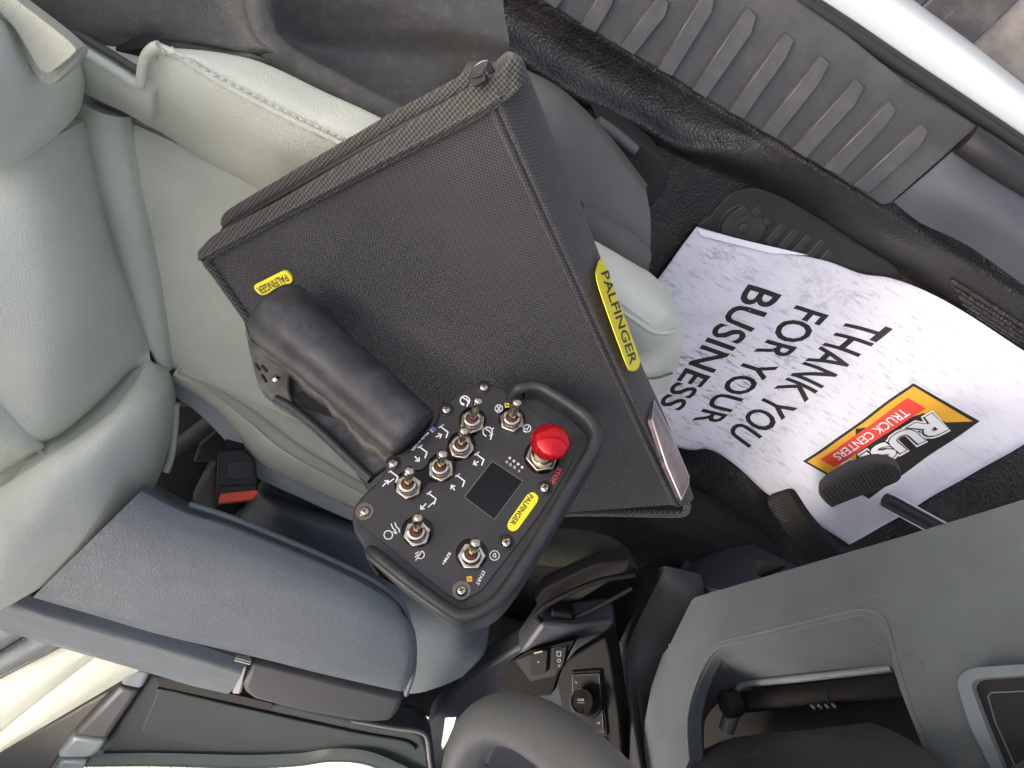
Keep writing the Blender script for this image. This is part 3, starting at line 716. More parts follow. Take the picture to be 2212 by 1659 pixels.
# ================================================================== RADIO REMOTE
T_ = math.radians(28)
RN = (-FW * math.cos(T_) - DN * math.sin(T_)).normalized()
RP = atd(1000, 1030, .55)
def c1(x, y, h=0.0): return atp(713.2 + .3638 * x, 768.1 + .3638 * y, RP, RN, h)
def pl(u, v, h=0.0): return atp(u, v, RP, RN, h)
rem = thing('radio_remote', RP - RN * .06, 'black hand-held radio remote with toggle switches and red stop button on the bag', 'remote control')
body_px = [(1045, 205), (1100, 172), (1200, 155), (1290, 182), (1480, 302), (1568, 390), (1592, 480), (1568, 570), (1480, 718), (1300, 1028), (1110, 1338), (1000, 1476), (900, 1542), (800, 1564), (700, 1538), (450, 1358), (250, 1188), (198, 1120), (150, 1040), (140, 960), (160, 880), (230, 800), (310, 725), (333, 650), (345, 600), (420, 572), (560, 480), (622, 412), (648, 340), (680, 296), (780, 212), (850, 174), (920, 160), (990, 180)]
bo = [c1(870 + (p.x - 870) * 1.012, p.y, -.002) for p in curve(V2(body_px), 3, True)]
slab('case', bo, -RN * .050, M['remote_body'], rem, .004, 3)
low_px = [(215, 1120), (240, 1200), (640, 1530), (720, 1575), (850, 1580), (980, 1500), (1090, 1330), (1280, 1010), (1500, 640), (1480, 400), (1250, 260), (1000, 300), (600, 620), (260, 880)]
slab('case_bottom', [c1(p.x, p.y, -.030) for p in curve(V2(low_px), 3, True)], -RN * .030, M['moulded'], rem, .006, 3)  # paler than the case: light on its lower side, put into the colour
rim_px = [(1062, 228), (1108, 195), (1200, 178), (1280, 204), (1462, 322), (1546, 407), (1568, 480), (1546, 558), (1456, 707), (1278, 1017), (1088, 1322), (982, 1456), (888, 1518), (800, 1540), (718, 1516), (468, 1336), (273, 1176), (228, 1122)]
rp_ = [c1(870 + (p.x - 870) * 1.018, 870 + (p.y - 870) * 1.008, .012) for p in curve(V2(rim_px), 5)]
for k in range(6):                                     # the rim runs out at both ends
    rp_[k] = rp_[k] - RN * (.012 * (1 - k / 6) ** 1.5); rp_[-1 - k] = rp_[-1 - k] - RN * (.012 * (1 - k / 6) ** 1.5)
prof = [(-.0050, -.018), (-.0048, -.003), (-.0034, .0012), (0, .0028), (.0034, .0015), (.0052, -.002), (.0062, -.030), (.005, -.036)]
profile_sweep('rim', rp_, prof, M['remote_body'], rem, up=RN, angle=60)
# switch plate with clearance holes
plate_px = [(850, 186), (912, 172), (975, 184), (1040, 218), (1260, 372), (1400, 480), (1438, 560), (1436, 625), (1380, 720), (1270, 900), (1130, 1092), (960, 1312), (885, 1400), (800, 1438), (715, 1426), (560, 1310), (330, 1120), (215, 1030), (172, 970), (168, 905), (205, 842), (300, 742), (336, 676), (346, 615), (420, 585), (560, 492), (628, 420), (655, 352), (690, 300), (780, 228)]
po = [c1(p.x, p.y, 0) for p in curve(V2(plate_px), 3, True)]
TG = [((846, 385), (880, 276), 82), ((1079, 378), (1110, 288), 79), ((780, 535), (796, 456), 86), ((660, 665), (668, 594), 87), ((469, 768), (471, 694), 88), ((519, 1045), (521, 972), 97), ((841, 1178), (863, 1122), 97)]
def circ(cx_, cy_, r, k=26): return [c1(cx_ + r * math.cos(2 * math.pi * i / k), cy_ + r * .97 * math.sin(2 * math.pi * i / k)) for i in range(k)]
holes = [circ(*b, r) for b, t, r in TG[1:2] + TG[5:]] + [circ(1258, 600, 108)]
chain = []                                             # the four switches in a row share one cut-out
ps = [((846, 385), 82), ((780, 535), 86), ((660, 665), 87), ((469, 768), 88)]
lefts, rights = [], []
for i, ((x, y), r) in enumerate(ps):
    a = Vector((x, y, 0))
    dprev = (a - Vector((*ps[i - 1][0], 0))).normalized() if i else None
    dnext = (Vector((*ps[i + 1][0], 0)) - a).normalized() if i < 3 else None
    d = ((dprev or dnext) + (dnext or dprev)).normalized(); nrm = Vector((-d.y, d.x, 0))
    a0 = math.atan2(nrm.y, nrm.x); da = math.atan2(d.y, d.x)
    if i == 0: arc = [da + math.pi * (1.32 - k / 9 * 0) for k in range(0)]
    for side, lst in ((1, lefts), (-1, rights)):
        angs = (-.62, -.2, .2, .62)
        for k in angs:
            ang = da + side * (math.pi / 2 - k * 1.15)
            lst.append(Vector((x + r * math.cos(ang), y + r * math.sin(ang), 0)))
    if i < 3:
        b_ = (a + Vector((*ps[i + 1][0], 0))) / 2; nn = Vector((-dnext.y, dnext.x, 0))
        lefts.append(b_ + nn * 45); rights.append(b_ - nn * 45)
    if i == 0: capA = [Vector((x + r * math.cos(da + math.pi + q), y + r * math.sin(da + math.pi + q), 0)) for q in (.5, .17, -.17, -.5)]
    if i == 3: capB = [Vector((x + r * math.cos(da + q), y + r * math.sin(da + q), 0)) for q in (.5, .17, -.17, -.5)]
chain = capA[::-1][::-1]
loop = capA + lefts[0:0]
ring = [*lefts, *capB, *rights[::-1], *capA[::-1][::-1]]
cen = Vector((690, 590, 0))
holes.append([c1(p.x, p.y) for p in ring])
slab('switch_plate', po, -RN * .0014, M['panel'], rem, 0, holes=holes)
RS = 1.1
def rl(name, base, axis, prof, mat, parent=None, seg=24, angle=35): return lathe(name, base, axis, [(r_ * RS, h_) for r_, h_ in prof], mat, parent, seg, angle)
rc_o = [p.lerp(RP, .012) - RN * .0016 for p in po]
slab('plate_backing', rc_o, -RN * .0003, plain('gloss black backing', (.003, .003, .003), .2, .3), rem)  # near-black sheet paints the shallow holes as deep, shaded recesses
# toggle switches
for (bx, by), (tx, ty), r in TG:
    base = c1(bx, by + 22, -.001); nut_r = r * .00011
    nutv = []
    ax = RN; s = ax.cross(FW + RT * .3).normalized(); t = ax.cross(s)
    hexo = [base + RN * .0052 + (s * math.cos(math.pi / 3 * k + .5 * bx) + t * math.sin(math.pi / 3 * k + .5 * bx)) * .0102 for k in range(6)]
    sw = slab('toggle_switch', hexo, -RN * .0052, M['chrome'], rem, .0008)
    rl('bushing', base, RN, [(.0072, .005), (.0072, .0062), (.0058, .0062), (.0058, .0075), (.0061, .0078), (.0058, .0083), (.0061, .0088), (.0058, .0093), (.0061, .0098), (.0058, .0104), (.0044, .0108), (.0038, .0100), (.0034, .006), (.001, .006)], M['chrome'], sw, 24, 30)
    p0 = base + RN * .0075; p1 = c1(tx, ty - 14, .026)
    d = p1 - p0; Ln = d.length
    rl('lever', p0, d, [(.0025, 0), (.0026, Ln * .35), (.0031, Ln * .6), (.0036, Ln * .85), (.0036, Ln * .95), (.0031, Ln * 1.02), (.0019, Ln * 1.06), (.0002, Ln * 1.075)], M['chrome'], sw, 18, 60)
    rl('switch_boot', base, RN, [(.0042, .0075), (.0036, .0095), (.0024, .0100), (.001, .0100)], plain('rust red boot', (.10, .025, .015), .6), sw, 16)
# stop button
sb = c1(1258, 612, -.001)
hexo = [sb + RN * .006 + ((RN.orthogonal().normalized()) * math.cos(math.pi / 3 * k) + RN.cross(RN.orthogonal().normalized()) * math.sin(math.pi / 3 * k)) * .0130 for k in range(6)]
stop = slab('stop_switch', hexo, -RN * .006, M['chrome'], rem, .0009)
top_c = c1(1306, 520, .019); ax = (top_c - sb).normalized()
rl('stem', sb, (ax + RN).normalized(), [(.0086, .005), (.0086, .010), (.0072, .010), (.0072, .020), (.001, .020)], M['chrome'], stop, 28)
rl('push_button', top_c, (RN + ax * .15).normalized(), [(.0105, -.0005), (.0128, .0002), (.0134, .0018), (.0132, .0034), (.0118, .0062), (.0090, .0085), (.0055, .0099), (.0015, .0104)], M['red_gloss'], stop, 48, 80)
# screws
for x, y, tan in ((912, 188, 0), (688, 322, 0), (375, 640, 0), (205, 925, 1), (780, 1395, 1), (1045, 1110, 0), (1273, 787, 0)):
    if tan:
        rl('screw_boss', c1(x, y, .0002), RN, [(.0062, -.002), (.0062, .0003), (.0058, .0008), (.001, .0008)], M['clearplate'], rem, 24)
    else:
        rl('screw_boss', c1(x, y, .0002), RN, [(.0054, -.002), (.0054, .0003), (.0050, .0006), (.001, .0006)], M['black'], rem, 24)
    sc_ = rl('screw', c1(x, y + 4, .0006), RN, [(.0036, 0), (.0036, .0012), (.0033, .0022), (.0024, .0030), (.0012, .0034), (.0002, .0035)], M['chrome'], rem, 22, 60)
    q = c1(x, y + 4, .0006) + RN * .00355; s = RN.cross(FW + RT * x * .002).normalized(); t = RN.cross(s)
    col = ([], [])
    for a, b_ in ((s, t), (t, s)):
        o = len(col[0]); col[0].extend([q + a * .0019 + b_ * .0004, q + a * .0019 - b_ * .0004, q - a * .0019 - b_ * .0004, q - a * .0019 + b_ * .0004]); col[1].append((o, o + 1, o + 2, o + 3))
    decal('cross_slot', col, M['ink'], sc_)
# display
slab('display', [c1(x, y, .0006) for x, y in ((962, 627), (1144, 746), (975, 974), (796, 839))], -RN * .002, M['screen'], rem, .0004)
col = ([], [])
ribbon([(962, 627), (1144, 746), (975, 974), (796, 839), (962, 627)], 4, lambda x, y: c1(x, y, .0008), col)
decal('display_edge', col, plain('grey display edge', (.16, .15, .14), .5), rem)
for x, y in ((1068, 607), (1093, 625), (1118, 643), (1142, 662)):
    rl('indicator_lamp', c1(x, y, .0002), RN, [(.0011, -.001), (.0011, .0004), (.0006, .0008), (.0001, .0009)], M['satin'], rem, 14)
# print: pictograms, in the plate's own lines
pr = lambda x, y: c1(x, y, .0004)
def strokes(lst, w=7, colr=None):
    col_ = ([], []) if colr is None else colr
    for s_ in lst: ribbon(s_, w, pr, col_)
    if colr is None: decal('pictogram', col_, M['white_print'], rem)
def arc(cx_, cy_, r, a0, a1, k=10, ry=None):
    return [(cx_ + r * math.cos(math.radians(a0 + (a1 - a0) * i / k)), cy_ + (ry or r) * math.sin(math.radians(a0 + (a1 - a0) * i / k))) for i in range(k + 1)]
def crane(dx, dy, cw): strokes([[(dx, dy), (dx + 22, dy - 14), (dx - 2, dy + 2)], [(dx + 10, dy), (dx + 50, dy + 30)], [(dx + 50, dy + 30), (dx + 38, dy + 62)]], 8, cw)
strokes([arc(800, 268, 28, -250, 60), [(790, 250), (808, 262)], [(808, 255), (822, 282)], [(822, 270), (812, 302)], [(795, 290), (780, 280)]], 7)       # rotate
strokes([arc(935, 452, 28, -250, 60), [(925, 435), (945, 450)], [(940, 445), (965, 468)], [(962, 462), (952, 498)], [(960, 440), (970, 430)]], 7)
for dx, dy, ar in ((650, 425, ((630, 482), (662, 470))), (862, 588, ((850, 645), (880, 630))), (525, 545, ((505, 600), (528, 628))), (748, 715, ((720, 770), (738, 798))),
                   (352, 690, ((312, 775), (345, 742))), (578, 820, ((538, 912), (568, 880)))):
    cw = ([], []); crane(dx, dy, cw)
    (ax_, ay_), (bx_, by_) = ar
    strokes([[(ax_, ay_), (bx_, by_)]], 7, cw)
    d = Vector((bx_ - ax_, by_ - ay_, 0)).normalized(); n_ = Vector((-d.y, d.x, 0))
    h_ = Vector((ax_, ay_, 0)) if dy > 540 and dx in (578, 748, 862) else Vector((bx_, by_, 0)); sg = 1 if h_ == Vector((bx_, by_, 0)) else -1
    for q in (1, -1):
        e = h_ - d * (16 * sg) + n_ * (14 * q); strokes([[(h_.x, h_.y), (e.x, e.y)]], 7, cw)
    if dx == 352: strokes([[(350, 752), (378, 732)]], 6, cw)
    if dx == 578: strokes([[(582, 900), (612, 872)]], 6, cw)
    decal('pictogram', cw, M['white_print'], rem)
strokes([arc(1002, 314, 22, 0, 360), [(990, 300), (1012, 328)], [(1012, 302), (992, 328)], [(980, 325), (995, 338)]], 5)     # engine
strokes([arc(1170, 432, 22, 0, 360), [(1158, 432), (1170, 440), (1180, 420)], [(1148, 448), (1165, 456)]], 5)
strokes([arc(345, 1065, 26, 0, 360), [(362, 1000), (372, 1025), (385, 1035), (395, 1058)], [(385, 992), (392, 1015), (408, 1030), (412, 1048)], [(375, 1045), (388, 1056)]], 6)   # horn / dust
strokes([arc(535, 1182, 24, -60, 120), [(545, 1160), (522, 1196)], [(528, 1165), (506, 1176)], [(522, 1180), (505, 1196)], [(520, 1196), (508, 1216)]], 5)    # headlamp
strokes([arc(976, 1187, 28, 0, 360, 18), [(968, 1180), (982, 1174), (984, 1198), (968, 1194), (968, 1180)]], 5)
def panel_text(s, x0, y0, x1, y1, hgt, mt, bold=.01):
    r = Vector((x1 - x0, y1 - y0, 0)); up_ = Vector((r.y, -r.x, 0)).normalized() * hgt
    lettering(s, lambda x, y: c1(x0 + r.x * x + up_.x * y, y0 + r.y * x + up_.y * y, .0004), mt, rem, bold)
panel_text('STOP', 1352, 662, 1306, 752, 26, M['red_print'], 0)
panel_text('Made in USA', 578, 452, 480, 560, 15, M['white_print'])
panel_text('RPM+', 702, 1166, 660, 1236, 20, M['white_print'])
panel_text('START', 905, 1274, 862, 1355, 21, M['white_print'])
panel_text('RX', 1040, 628, 1046, 642, 14, M['white_print']); panel_text('B1', 1062, 644, 1068, 658, 14, M['white_print'])
panel_text('B2', 1086, 660, 1092, 674, 14, M['white_print']); panel_text('TX', 1112, 680, 1116, 694, 14, M['white_print'])
# flag
for k in range(5):
    col = ([], []); ribbon([(588 + k * 5.5, 445 - k * 5.5 + 0), (588 + k * 5.5 + 18, 445 - k * 5.5 + 14)], 5.2, pr, col); decal('flag_stripe', col, M['red_print'] if k % 2 == 0 else M['white_print'], rem)
col = ([], []); ribbon([(606, 428), (620, 440)], 16, lambda x, y: c1(x, y, .0006), col); decal('flag_canton', col, M['blue_print'], rem)
for (x, y), s, tx in (((1050, 295), 13, '1'), ((827, 1326), 16, '2')):
    qd = [c1(x + s * dx, y + s * dy, .0006) for dx, dy in ((-1.05, -.9), (.9, -1.05), (1.05, .9), (-.9, 1.05))]
    tg = slab('number_tag', qd, -RN * .0005, M['amber'] if tx == '2' else M['yellow'], rem)
    r = Vector((-.5, .87, 0)) * s * .8; up_ = Vector((r.y, -r.x, 0)).normalized() * s * 1.2
    lettering(tx, lambda a, b_, x=x, y=y, r=r, up_=up_: c1(x - r.x / 2 - up_.x / 2 + r.x * a + up_.x * b_, y - r.y / 2 - up_.y / 2 + r.y * a + up_.y * b_, .0009), M['ink'], tg)
pill = [c1(p.x, p.y, .0008) for p in rounded([Vector((1172, 822, 0)), Vector((1206, 806, 0)), Vector((1238, 836, 0)), Vector((1232, 868, 0)), Vector((1112, 1034, 0)), Vector((1080, 1046, 0)), Vector((1050, 1022, 0)), Vector((1058, 984, 0))], 24)]
yb = slab('brand_plate', pill, -RN * .0008, M['yellow'], rem, .0002)
r = Vector((1078 - 1196, 1012 - 838, 0)); up_ = Vector((r.y, -r.x, 0)).normalized() * 34
lettering('PALFINGER', lambda x, y: c1(1190 + r.x * x + up_.x * (y - .5) + 6, 828 + r.y * x + up_.y * (y - .5), .0012), M['ink'], yb, .012)
# handle
hr, hl = atd(899, 941, .566), atd(588, 666, .588)
hax = (hr - hl); HL = hax.length
hd = rl('handle', hl, hax, [(.001, -.002), (.018, -.0015), (.0232, .001), (.0258, .006), (.0264, .018), (.0258, .030), (.0243, .045), (.0233, .062), (.0226, .085), (.0218, HL * .8), (.0212, HL - .008), (.0203, HL - .003), (.0175, HL), (.001, HL)], M['handle'], rem, 48, 60)
HN = hax.cross(RN).normalized()
slab('handle_mount', [pl(u, v, -.004) for u, v in ((860, 985), (945, 905), (965, 880), (985, 910), (900, 1000), (850, 1010))], -RN * .03, M['remote_body'], rem, .004)
# trigger guard
gq = -.028
gpl = [pl(u, v, gq) for u, v in ((600, 775), (652, 820), (720, 880), (790, 945), (850, 985), (838, 1005), (802, 1034), (753, 990), (690, 930), (634, 884), (622, 850), (618, 815))]
slab('guard_plate', gpl, -RN * .006, M['guard'], rem, .002)
slab('inner_recess', [pl(u, v, gq + .0015) for u, v in ((634, 850), (660, 840), (700, 862), (738, 906), (700, 896), (655, 880))], -RN * .002, M['dark_and_shade'], rem, .001)
rail = [pl(u, v, gq + .006) for u, v in ((596, 862), (631, 882), (690, 930), (753, 990), (802, 1036))]
tube('guard_rail', curve(rail, 6), .0042, M['remote_body'], rem, 10)
br_px = [(526, 690), (545, 735), (585, 760), (617, 785), (632, 806), (624, 818), (624, 842), (631, 866), (634, 886), (594, 864), (558, 834), (548, 800), (540, 768), (532, 729)]
brk = slab('handle_bracket', [pl(u, v, -.020) for u, v in br_px], -RN * .022, M['moulded'], rem, .003)
for a, b_ in (((552, 786), (562, 800)), ((566, 790), (578, 804)), ((566, 810), (576, 826))):
    tube('vent_slot', [pl(*a, -.0203), pl(*b_, -.0203)], .0013, M['dark_and_shade'], brk, 8)
rl('bracket_screw', pl(596, 818, -.020), RN, [(.0028, 0), (.0028, .001), (.0015, .0018), (.0002, .002)], M['chrome'], brk, 16)
fg = [(560, 735), (600, 760), (640, 800), (720, 850), (800, 930), (860, 985), (838, 1000), (820, 990), (806, 972), (795, 968), (782, 962), (768, 944), (752, 932), (742, 912), (724, 900), (712, 888), (700, 868), (682, 858), (668, 848), (655, 838), (635, 815), (607, 790), (570, 765)]
slab('finger_grip', [pl(u, v, -.014) for u, v in fg], -RN * .014, M['moulded'], rem, .003)
# ================================================================== PAPER FLOOR MAT
FOLDS = [((.62, -.30), (.86, -.42), .006), ((.75, -.20), (.70, -.55), .005), ((.95, -.22), (.88, -.60), .004), ((.58, -.40), (.72, -.33), .005), ((.66, -.24), (.60, -.42), .005)]
def crease(x, y):
    z = 0.0
    for (ax, ay), (bx, by), h in FOLDS:
        dx, dy = bx - ax, by - ay; L2 = dx * dx + dy * dy; t = max(0, min(1, ((x - ax) * dx + (y - ay) * dy) / L2))
        q = math.hypot(x - ax - t * dx, y - ay - t * dy); z += h * max(0, 1 - q / .035) * math.sin(math.pi * (.05 + .9 * t))
    return z
def wr(x, y):
    return crease(x, y) + .0035 + .0022 * (math.sin(x * 21 + y * 9) * math.sin(y * 17 - x * 6) + .6 * math.sin(x * 43 - y * 31) * math.sin(y * 37 + 1.3)) + .0125
def paper_z(x, y): return fz(x, y) + wr(x, y)
e_t = [onfloor(u, v, .016) for u, v in ((1505, 490), (1600, 517), (1700, 545), (1790, 566), (1862, 592), (1930, 602), (2060, 660), (2212, 758), (2384, 868))]
e_b = [onfloor(u, v, .016) for u, v in ((1215, 880), (1340, 925), (1478, 970), (1530, 970), (1590, 1005), (1650, 1060), (1720, 1105), (1780, 1142), (1835, 1177))]
ct, cb_ = curve(e_t, 8), curve(e_b, 8); nt = 56; vs, fs = [], []
for i in range(len(ct)):
    for j in range(nt + 1):
        p = ct[i].lerp(cb_[i], j / nt); vs.append(Vector((p.x, p.y, paper_z(p.x, p.y))))
n_ = len(ct)
for i in range(n_ - 1):
    for j in range(nt):
        a = i * (nt + 1) + j; fs.append((a, a + nt + 1, a + nt + 2, a + 1))
mp_, n, l, b = mat_new('printed paper', (.80, .80, .82), .7, spec=.2)
v = coord(n, l, (1, 1, 1), (0, 0, .45)); vst = coord(n, l, (1.0, 5.0, 1), (0, 0, -.55))
d1 = ramp(n, l, noise(n, l, vst, 30, 8, .72), [(.53, (0, 0, 0)), (.63, (.85,) * 3)])
zone = ramp(n, l, noise(n, l, v, 3.2, 3, .5), [(.40, (.05,) * 3), (.62, (1,) * 3)])
spots = ramp(n, l, noise(n, l, v, 13, 6, .75), [(.56, (0, 0, 0)), (.68, (.6,) * 3)])
ctr = n.new('ShaderNodeVectorMath'); ctr.operation = 'DISTANCE'; tcp = n.new('ShaderNodeTexCoord'); l.new(tcp.outputs['Object'], ctr.inputs[0]); ctr.inputs[1].default_value = (.66, -.36, .02)
trod = ramp(n, l, ctr.outputs['Value'], [(.10, (1, 1, 1)), (.42, (.22, .22, .22))])          # where the driver's shoes have rubbed
fac = math_n(n, l, 'MULTIPLY', math_n(n, l, 'MULTIPLY', math_n(n, l, 'MAXIMUM', d1, spots), math_n(n, l, 'ADD', zone, .25)), trod)
mx = n.new('ShaderNodeMixRGB'); l.new(fac, mx.inputs['Fac']); mx.inputs['Color1'].default_value = (.71, .725, .78, 1); mx.inputs['Color2'].default_value = (.21, .185, .145, 1)
l.new(mx.outputs['Color'], b.inputs['Base Color'])
pb = bump(n, l, b, voro(n, l, v, 13, 'DISTANCE_TO_EDGE'), .45, .006); bump(n, l, b, noise(n, l, v, 60, 5), .35, .002, pb)
paper = mesh_obj('paper_floor_mat', vs, fs, mp_)
sm = paper.modifiers.new('sheet', 'SOLIDIFY'); sm.thickness = .0006; sm.offset = -1
prop(paper, 'dirty white printed paper mat lying on the floor below the pedals', 'paper mat')
fl3 = [onfloor(u, v, .016) for u, v in ((1505, 490), (1600, 514), (1742, 548), (1660, 541), (1512, 506))]
slab('folded_edge', [Vector((p.x, p.y, paper_z(p.x, p.y) + .007)) for p in fl3], (0, 0, -.0012), plain('paper underside', (.84, .86, .92), .7), paper)
def drape(q4, lift):
    """bilinear patch over four floor points: base start, base end, top start, top end"""
    a, b_, c, d = [onfloor(u, v, .017) for u, v in q4]
    def fn(x, y):
        p = a.lerp(b_, x).lerp(c.lerp(d, x), y); return Vector((p.x, p.y, paper_z(p.x, p.y) + lift))
    return fn
def drape_poly(name, px, mat, lift, parent):
    w = [onfloor(u, v, .017) for u, v in px]; bm = bmesh.new(); vs_ = [bm.verts.new((p.x, p.y, 0)) for p in w]; bm.faces.new(vs_)
    bmesh.ops.triangulate(bm, faces=bm.faces)
    for _ in range(5):
        es = [e for e in bm.edges if e.calc_length() > .012]
        if not es: break
        bmesh.ops.subdivide_edges(bm, edges=es, cuts=1); bmesh.ops.triangulate(bm, faces=bm.faces)
    bm.verts.index_update(); V_ = [Vector((v_.co.x, v_.co.y, paper_z(v_.co.x, v_.co.y) + lift)) for v_ in bm.verts]; F_ = [tuple(v_.index for v_ in f_.verts) for f_ in bm.faces]; bm.free()
    return mesh_obj(name, V_, F_, mat, parent, smooth=False)
lettering('THANK YOU', drape(((1838, 687), (1569, 933), (1930, 710), (1618, 968)), .0012), M['ink'], paper, .018, .05)
lettering('FOR YOUR', drape(((1719, 658), (1493, 908), (1792, 681), (1547, 921)), .0012), M['ink'], paper, .018, .05)
lettering('BUSINESS', drape(((1614, 611), (1421, 874), (1689, 636), (1468, 888)), .0012), M['ink'], paper, .018, .05)
LG = lambda x, y: (1645.8 + .2646 * x, 768.1 + .2646 * y)
logo = drape_poly('logo', [LG(*p) for p in ((1237, 225), (1775, 530), (873, 1168), (333, 862))], M['ink'], .0012, paper)
drape_poly('logo_field', [LG(*p) for p in ((1238, 250), (1715, 530), (1500, 540), (1320, 470), (1050, 560), (760, 590), (765, 850), (690, 1000), (590, 985), (368, 862))], M['amber'], .0018, logo)
drape_poly('logo_banner', [LG(*p) for p in ((1192, 345), (1338, 430), (585, 902), (472, 838))], M['red_print'], .0024, logo)
lettering('TRUCK CENTERS', drape([LG(*p) for p in ((1140, 425), (565, 800), (1215, 478), (620, 845))], .0029), M['white_print'], logo, .01, .05)
lettering('RUSH', drape([LG(*p) for p in ((1388, 440), (632, 868), (1535, 606), (790, 998))], .0029), M['white_print'], logo, .10, .05, name='logo_outline')
lettering('RUSH', drape([LG(*p) for p in ((1384, 456), (648, 874), (1522, 596), (788, 980))], .0034), M['ink'], logo, .075, .05, name='logo_shadow')
lettering('RUSH', drape([LG(*p) for p in ((1380, 463), (658, 877), (1515, 590), (786, 972))], .0039), M['white_print'], logo, .04, .05)

# ================================================================== PEDALS
bp = thing('brake_pedal', atz(1870, 1050, .16), 'ribbed black rubber brake pedal over the logo on the paper', 'pedal')
bpx = [(1770, 1070), (1774, 1052), (1810, 1026), (1879, 998), (1926, 1003), (1945, 1022), (1938, 1042), (1870, 1068), (1808, 1092), (1795, 1096)]
bpt = [atz(p.x, p.y, .235) for p in curve(V2(bpx), 3, True)]
fn_ = Vector((-.45, .0, .9)).normalized()
pc = sum(bpt, Vector()) / len(bpt)
bpt = [atp(p.x, p.y, pc, fn_) for p in curve(V2(bpx), 3, True)]
slab('pedal_pad', bpt, -fn_ * .032 + Vector((.0, 0, 0)), M['black'], bp, .006, 3)
a0, a1 = (1777, 1064), (1800, 1094); b0, b1 = (1912, 1004), (1940, 1034)
for k in range(19):
    t = (k + .5) / 19
    p = atp(a0[0] + (b0[0] - a0[0]) * t - 6 + 14 * t, a0[1] + (b0[1] - a0[1]) * t - 8 * math.sin(t * 3.1), pc, fn_, .0006); q = atp(a1[0] + (b1[0] - a1[0]) * t, a1[1] + (b1[1] - a1[1]) * t, pc, fn_, .0006)
    tube('pedal_rib', [p, p.lerp(q, .5), q], .0022, M['rubber'], bp, 6, .8, up=fn_)
ar0, ar1 = atz(1912, 1078, .20), atz(2060, 1158, .24)
sd = Vector((0, 1, 0))
for k, mt in ((-.014, M['satin']), (.0, M['black']), (.014, M['satin'])):
    w_ = .0035 if mt is M['satin'] else .012
    tube('pedal_arm', [ar0 + sd * k, ar1 + sd * k], w_, mt, bp, 10)
gp_ = thing('accelerator_pedal', atz(1710, 1110, .1), 'black ribbed accelerator pedal beside the lower edge of the paper', 'pedal')
gpx = [(1655, 1082), (1682, 1066), (1700, 1062), (1713, 1072), (1745, 1120), (1800, 1180), (1850, 1230), (1800, 1240), (1730, 1190), (1688, 1140)]
gv = [atz(p.x, p.y, .16 + (p.x - 1655) * .0004) for p in curve(V2(gpx), 3, True)]
slab('pedal_pad', gv, (.02, 0, -.02), M['dark_and_shade'], gp_, .005, 3)
for k in range(9):
    t = k / 9; p = atz(1660 + 34 * t, 1086 + 48 * t, .1645 + t * .012); q = atz(1700 + 34 * t, 1066 + 48 * t, .1735 + t * .012)
    tube('pedal_rib', [p, q], .0018, M['rubber'], gp_, 6)

# ================================================================== CENTRE: TUNNEL, BUCKLE, ARMREST, SEATS
tun = prop(box('transmission_tunnel', (-.4, -1.18, -.02), (1.5, -.72, .12), M['carpet'], None, .05), 'dark carpeted tunnel between the seats', 'tunnel', kind='structure')
cp = [Z((1150, 1100, .10), (1230, 1110, .10), (1330, 1120, .09), (1400, 1130, .08)), Z((1150, 1160, .125), (1240, 1165, .13), (1320, 1170, .125), (1380, 1185, .11)), Z((1150, 1220, .13), (1250, 1225, .13), (1330, 1215, .13), (1380, 1230, .12))]
patch('carpet_hump', cp, M['dusty_carpet'], tun, .03, 6)
cen = thing('middle_seat', (.15, -.9, .1), 'centre seat cushion partly under the armrest, leather toned slate for shade', 'seat')
rows = [Z((540, 1075, .25), (552, 1066, .30), (570, 1062, .34), (700, 1105, .35), (850, 1150, .345), (1000, 1230, .33), (1062, 1300, .29)),
        Z((520, 1110, .28), (545, 1098, .33), (585, 1090, .39), (710, 1120, .405), (860, 1170, .40), (1000, 1250, .385), (1060, 1325, .325)),
        Z((490, 1170, .30), (530, 1165, .36), (600, 1155, .415), (720, 1185, .43), (870, 1235, .425), (990, 1300, .41), (1056, 1365, .345)),
        Z((380, 1300, .37), (500, 1300, .405), (620, 1310, .425), (760, 1340, .43), (890, 1370, .425), (985, 1400, .41), (1044, 1415, .35)),
        Z((380, 1420, .36), (520, 1430, .39), (660, 1450, .41), (790, 1480, .41), (885, 1498, .41), (945, 1485, .395), (1000, 1462, .35))]
patch('cushion', rows, M['leather_shade_blue'], cen, .10, 7)
stitches('stitching', curve(Z((566, 1047, .385), (640, 1078, .385), (700, 1100, .388), (766, 1123, .388)), 8), M['thread_dark'], cen, .006, .0045, .0007, .002)
tube('seam', curve(Z((697, 1106, .375), (693, 1130, .405), (692, 1160, .425)), 6), .0014, M['thread_dark'], cen, 6)
# belt buckle
bk = thing('seat_belt_buckle', atz(512, 1030, .36), 'black seat belt buckle with red release button beside the seat', 'buckle')
kp = atz(512, 1030, .475); kn = (EYE - kp).normalized(); kn = (kn + Vector((0, .25, 0))).normalized()
def onk(u, v, h=0.0): return atp(u, v, kp, kn, h)
kb = slab('buckle_body', rounded([onk(u, v) for u, v in ((474, 972), (530, 968), (553, 995), (558, 1060), (548, 1072), (474, 1080), (468, 1070), (471, 990))], .004), -kn * .022, M['black'], bk, .003, 3)
slab('buckle_face', rounded([onk(u, v, .0008) for u, v in ((490, 998), (544, 996), (546, 1034), (488, 1036))], .003), -kn * .002, plain('smooth black', (.02, .02, .02), .4), kb, .0006)
tube('buckle_line', [onk(476, 1050, .0006), onk(555, 1046, .0006)], .0007, M['dark_and_shade'], kb, 6)
slab('release_button', rounded([onk(u, v, .0012) for u, v in ((476, 1066), (554, 1058), (558, 1064), (546, 1079), (471, 1088))], .002), -kn * .014, M['button_red'], kb, .0015)
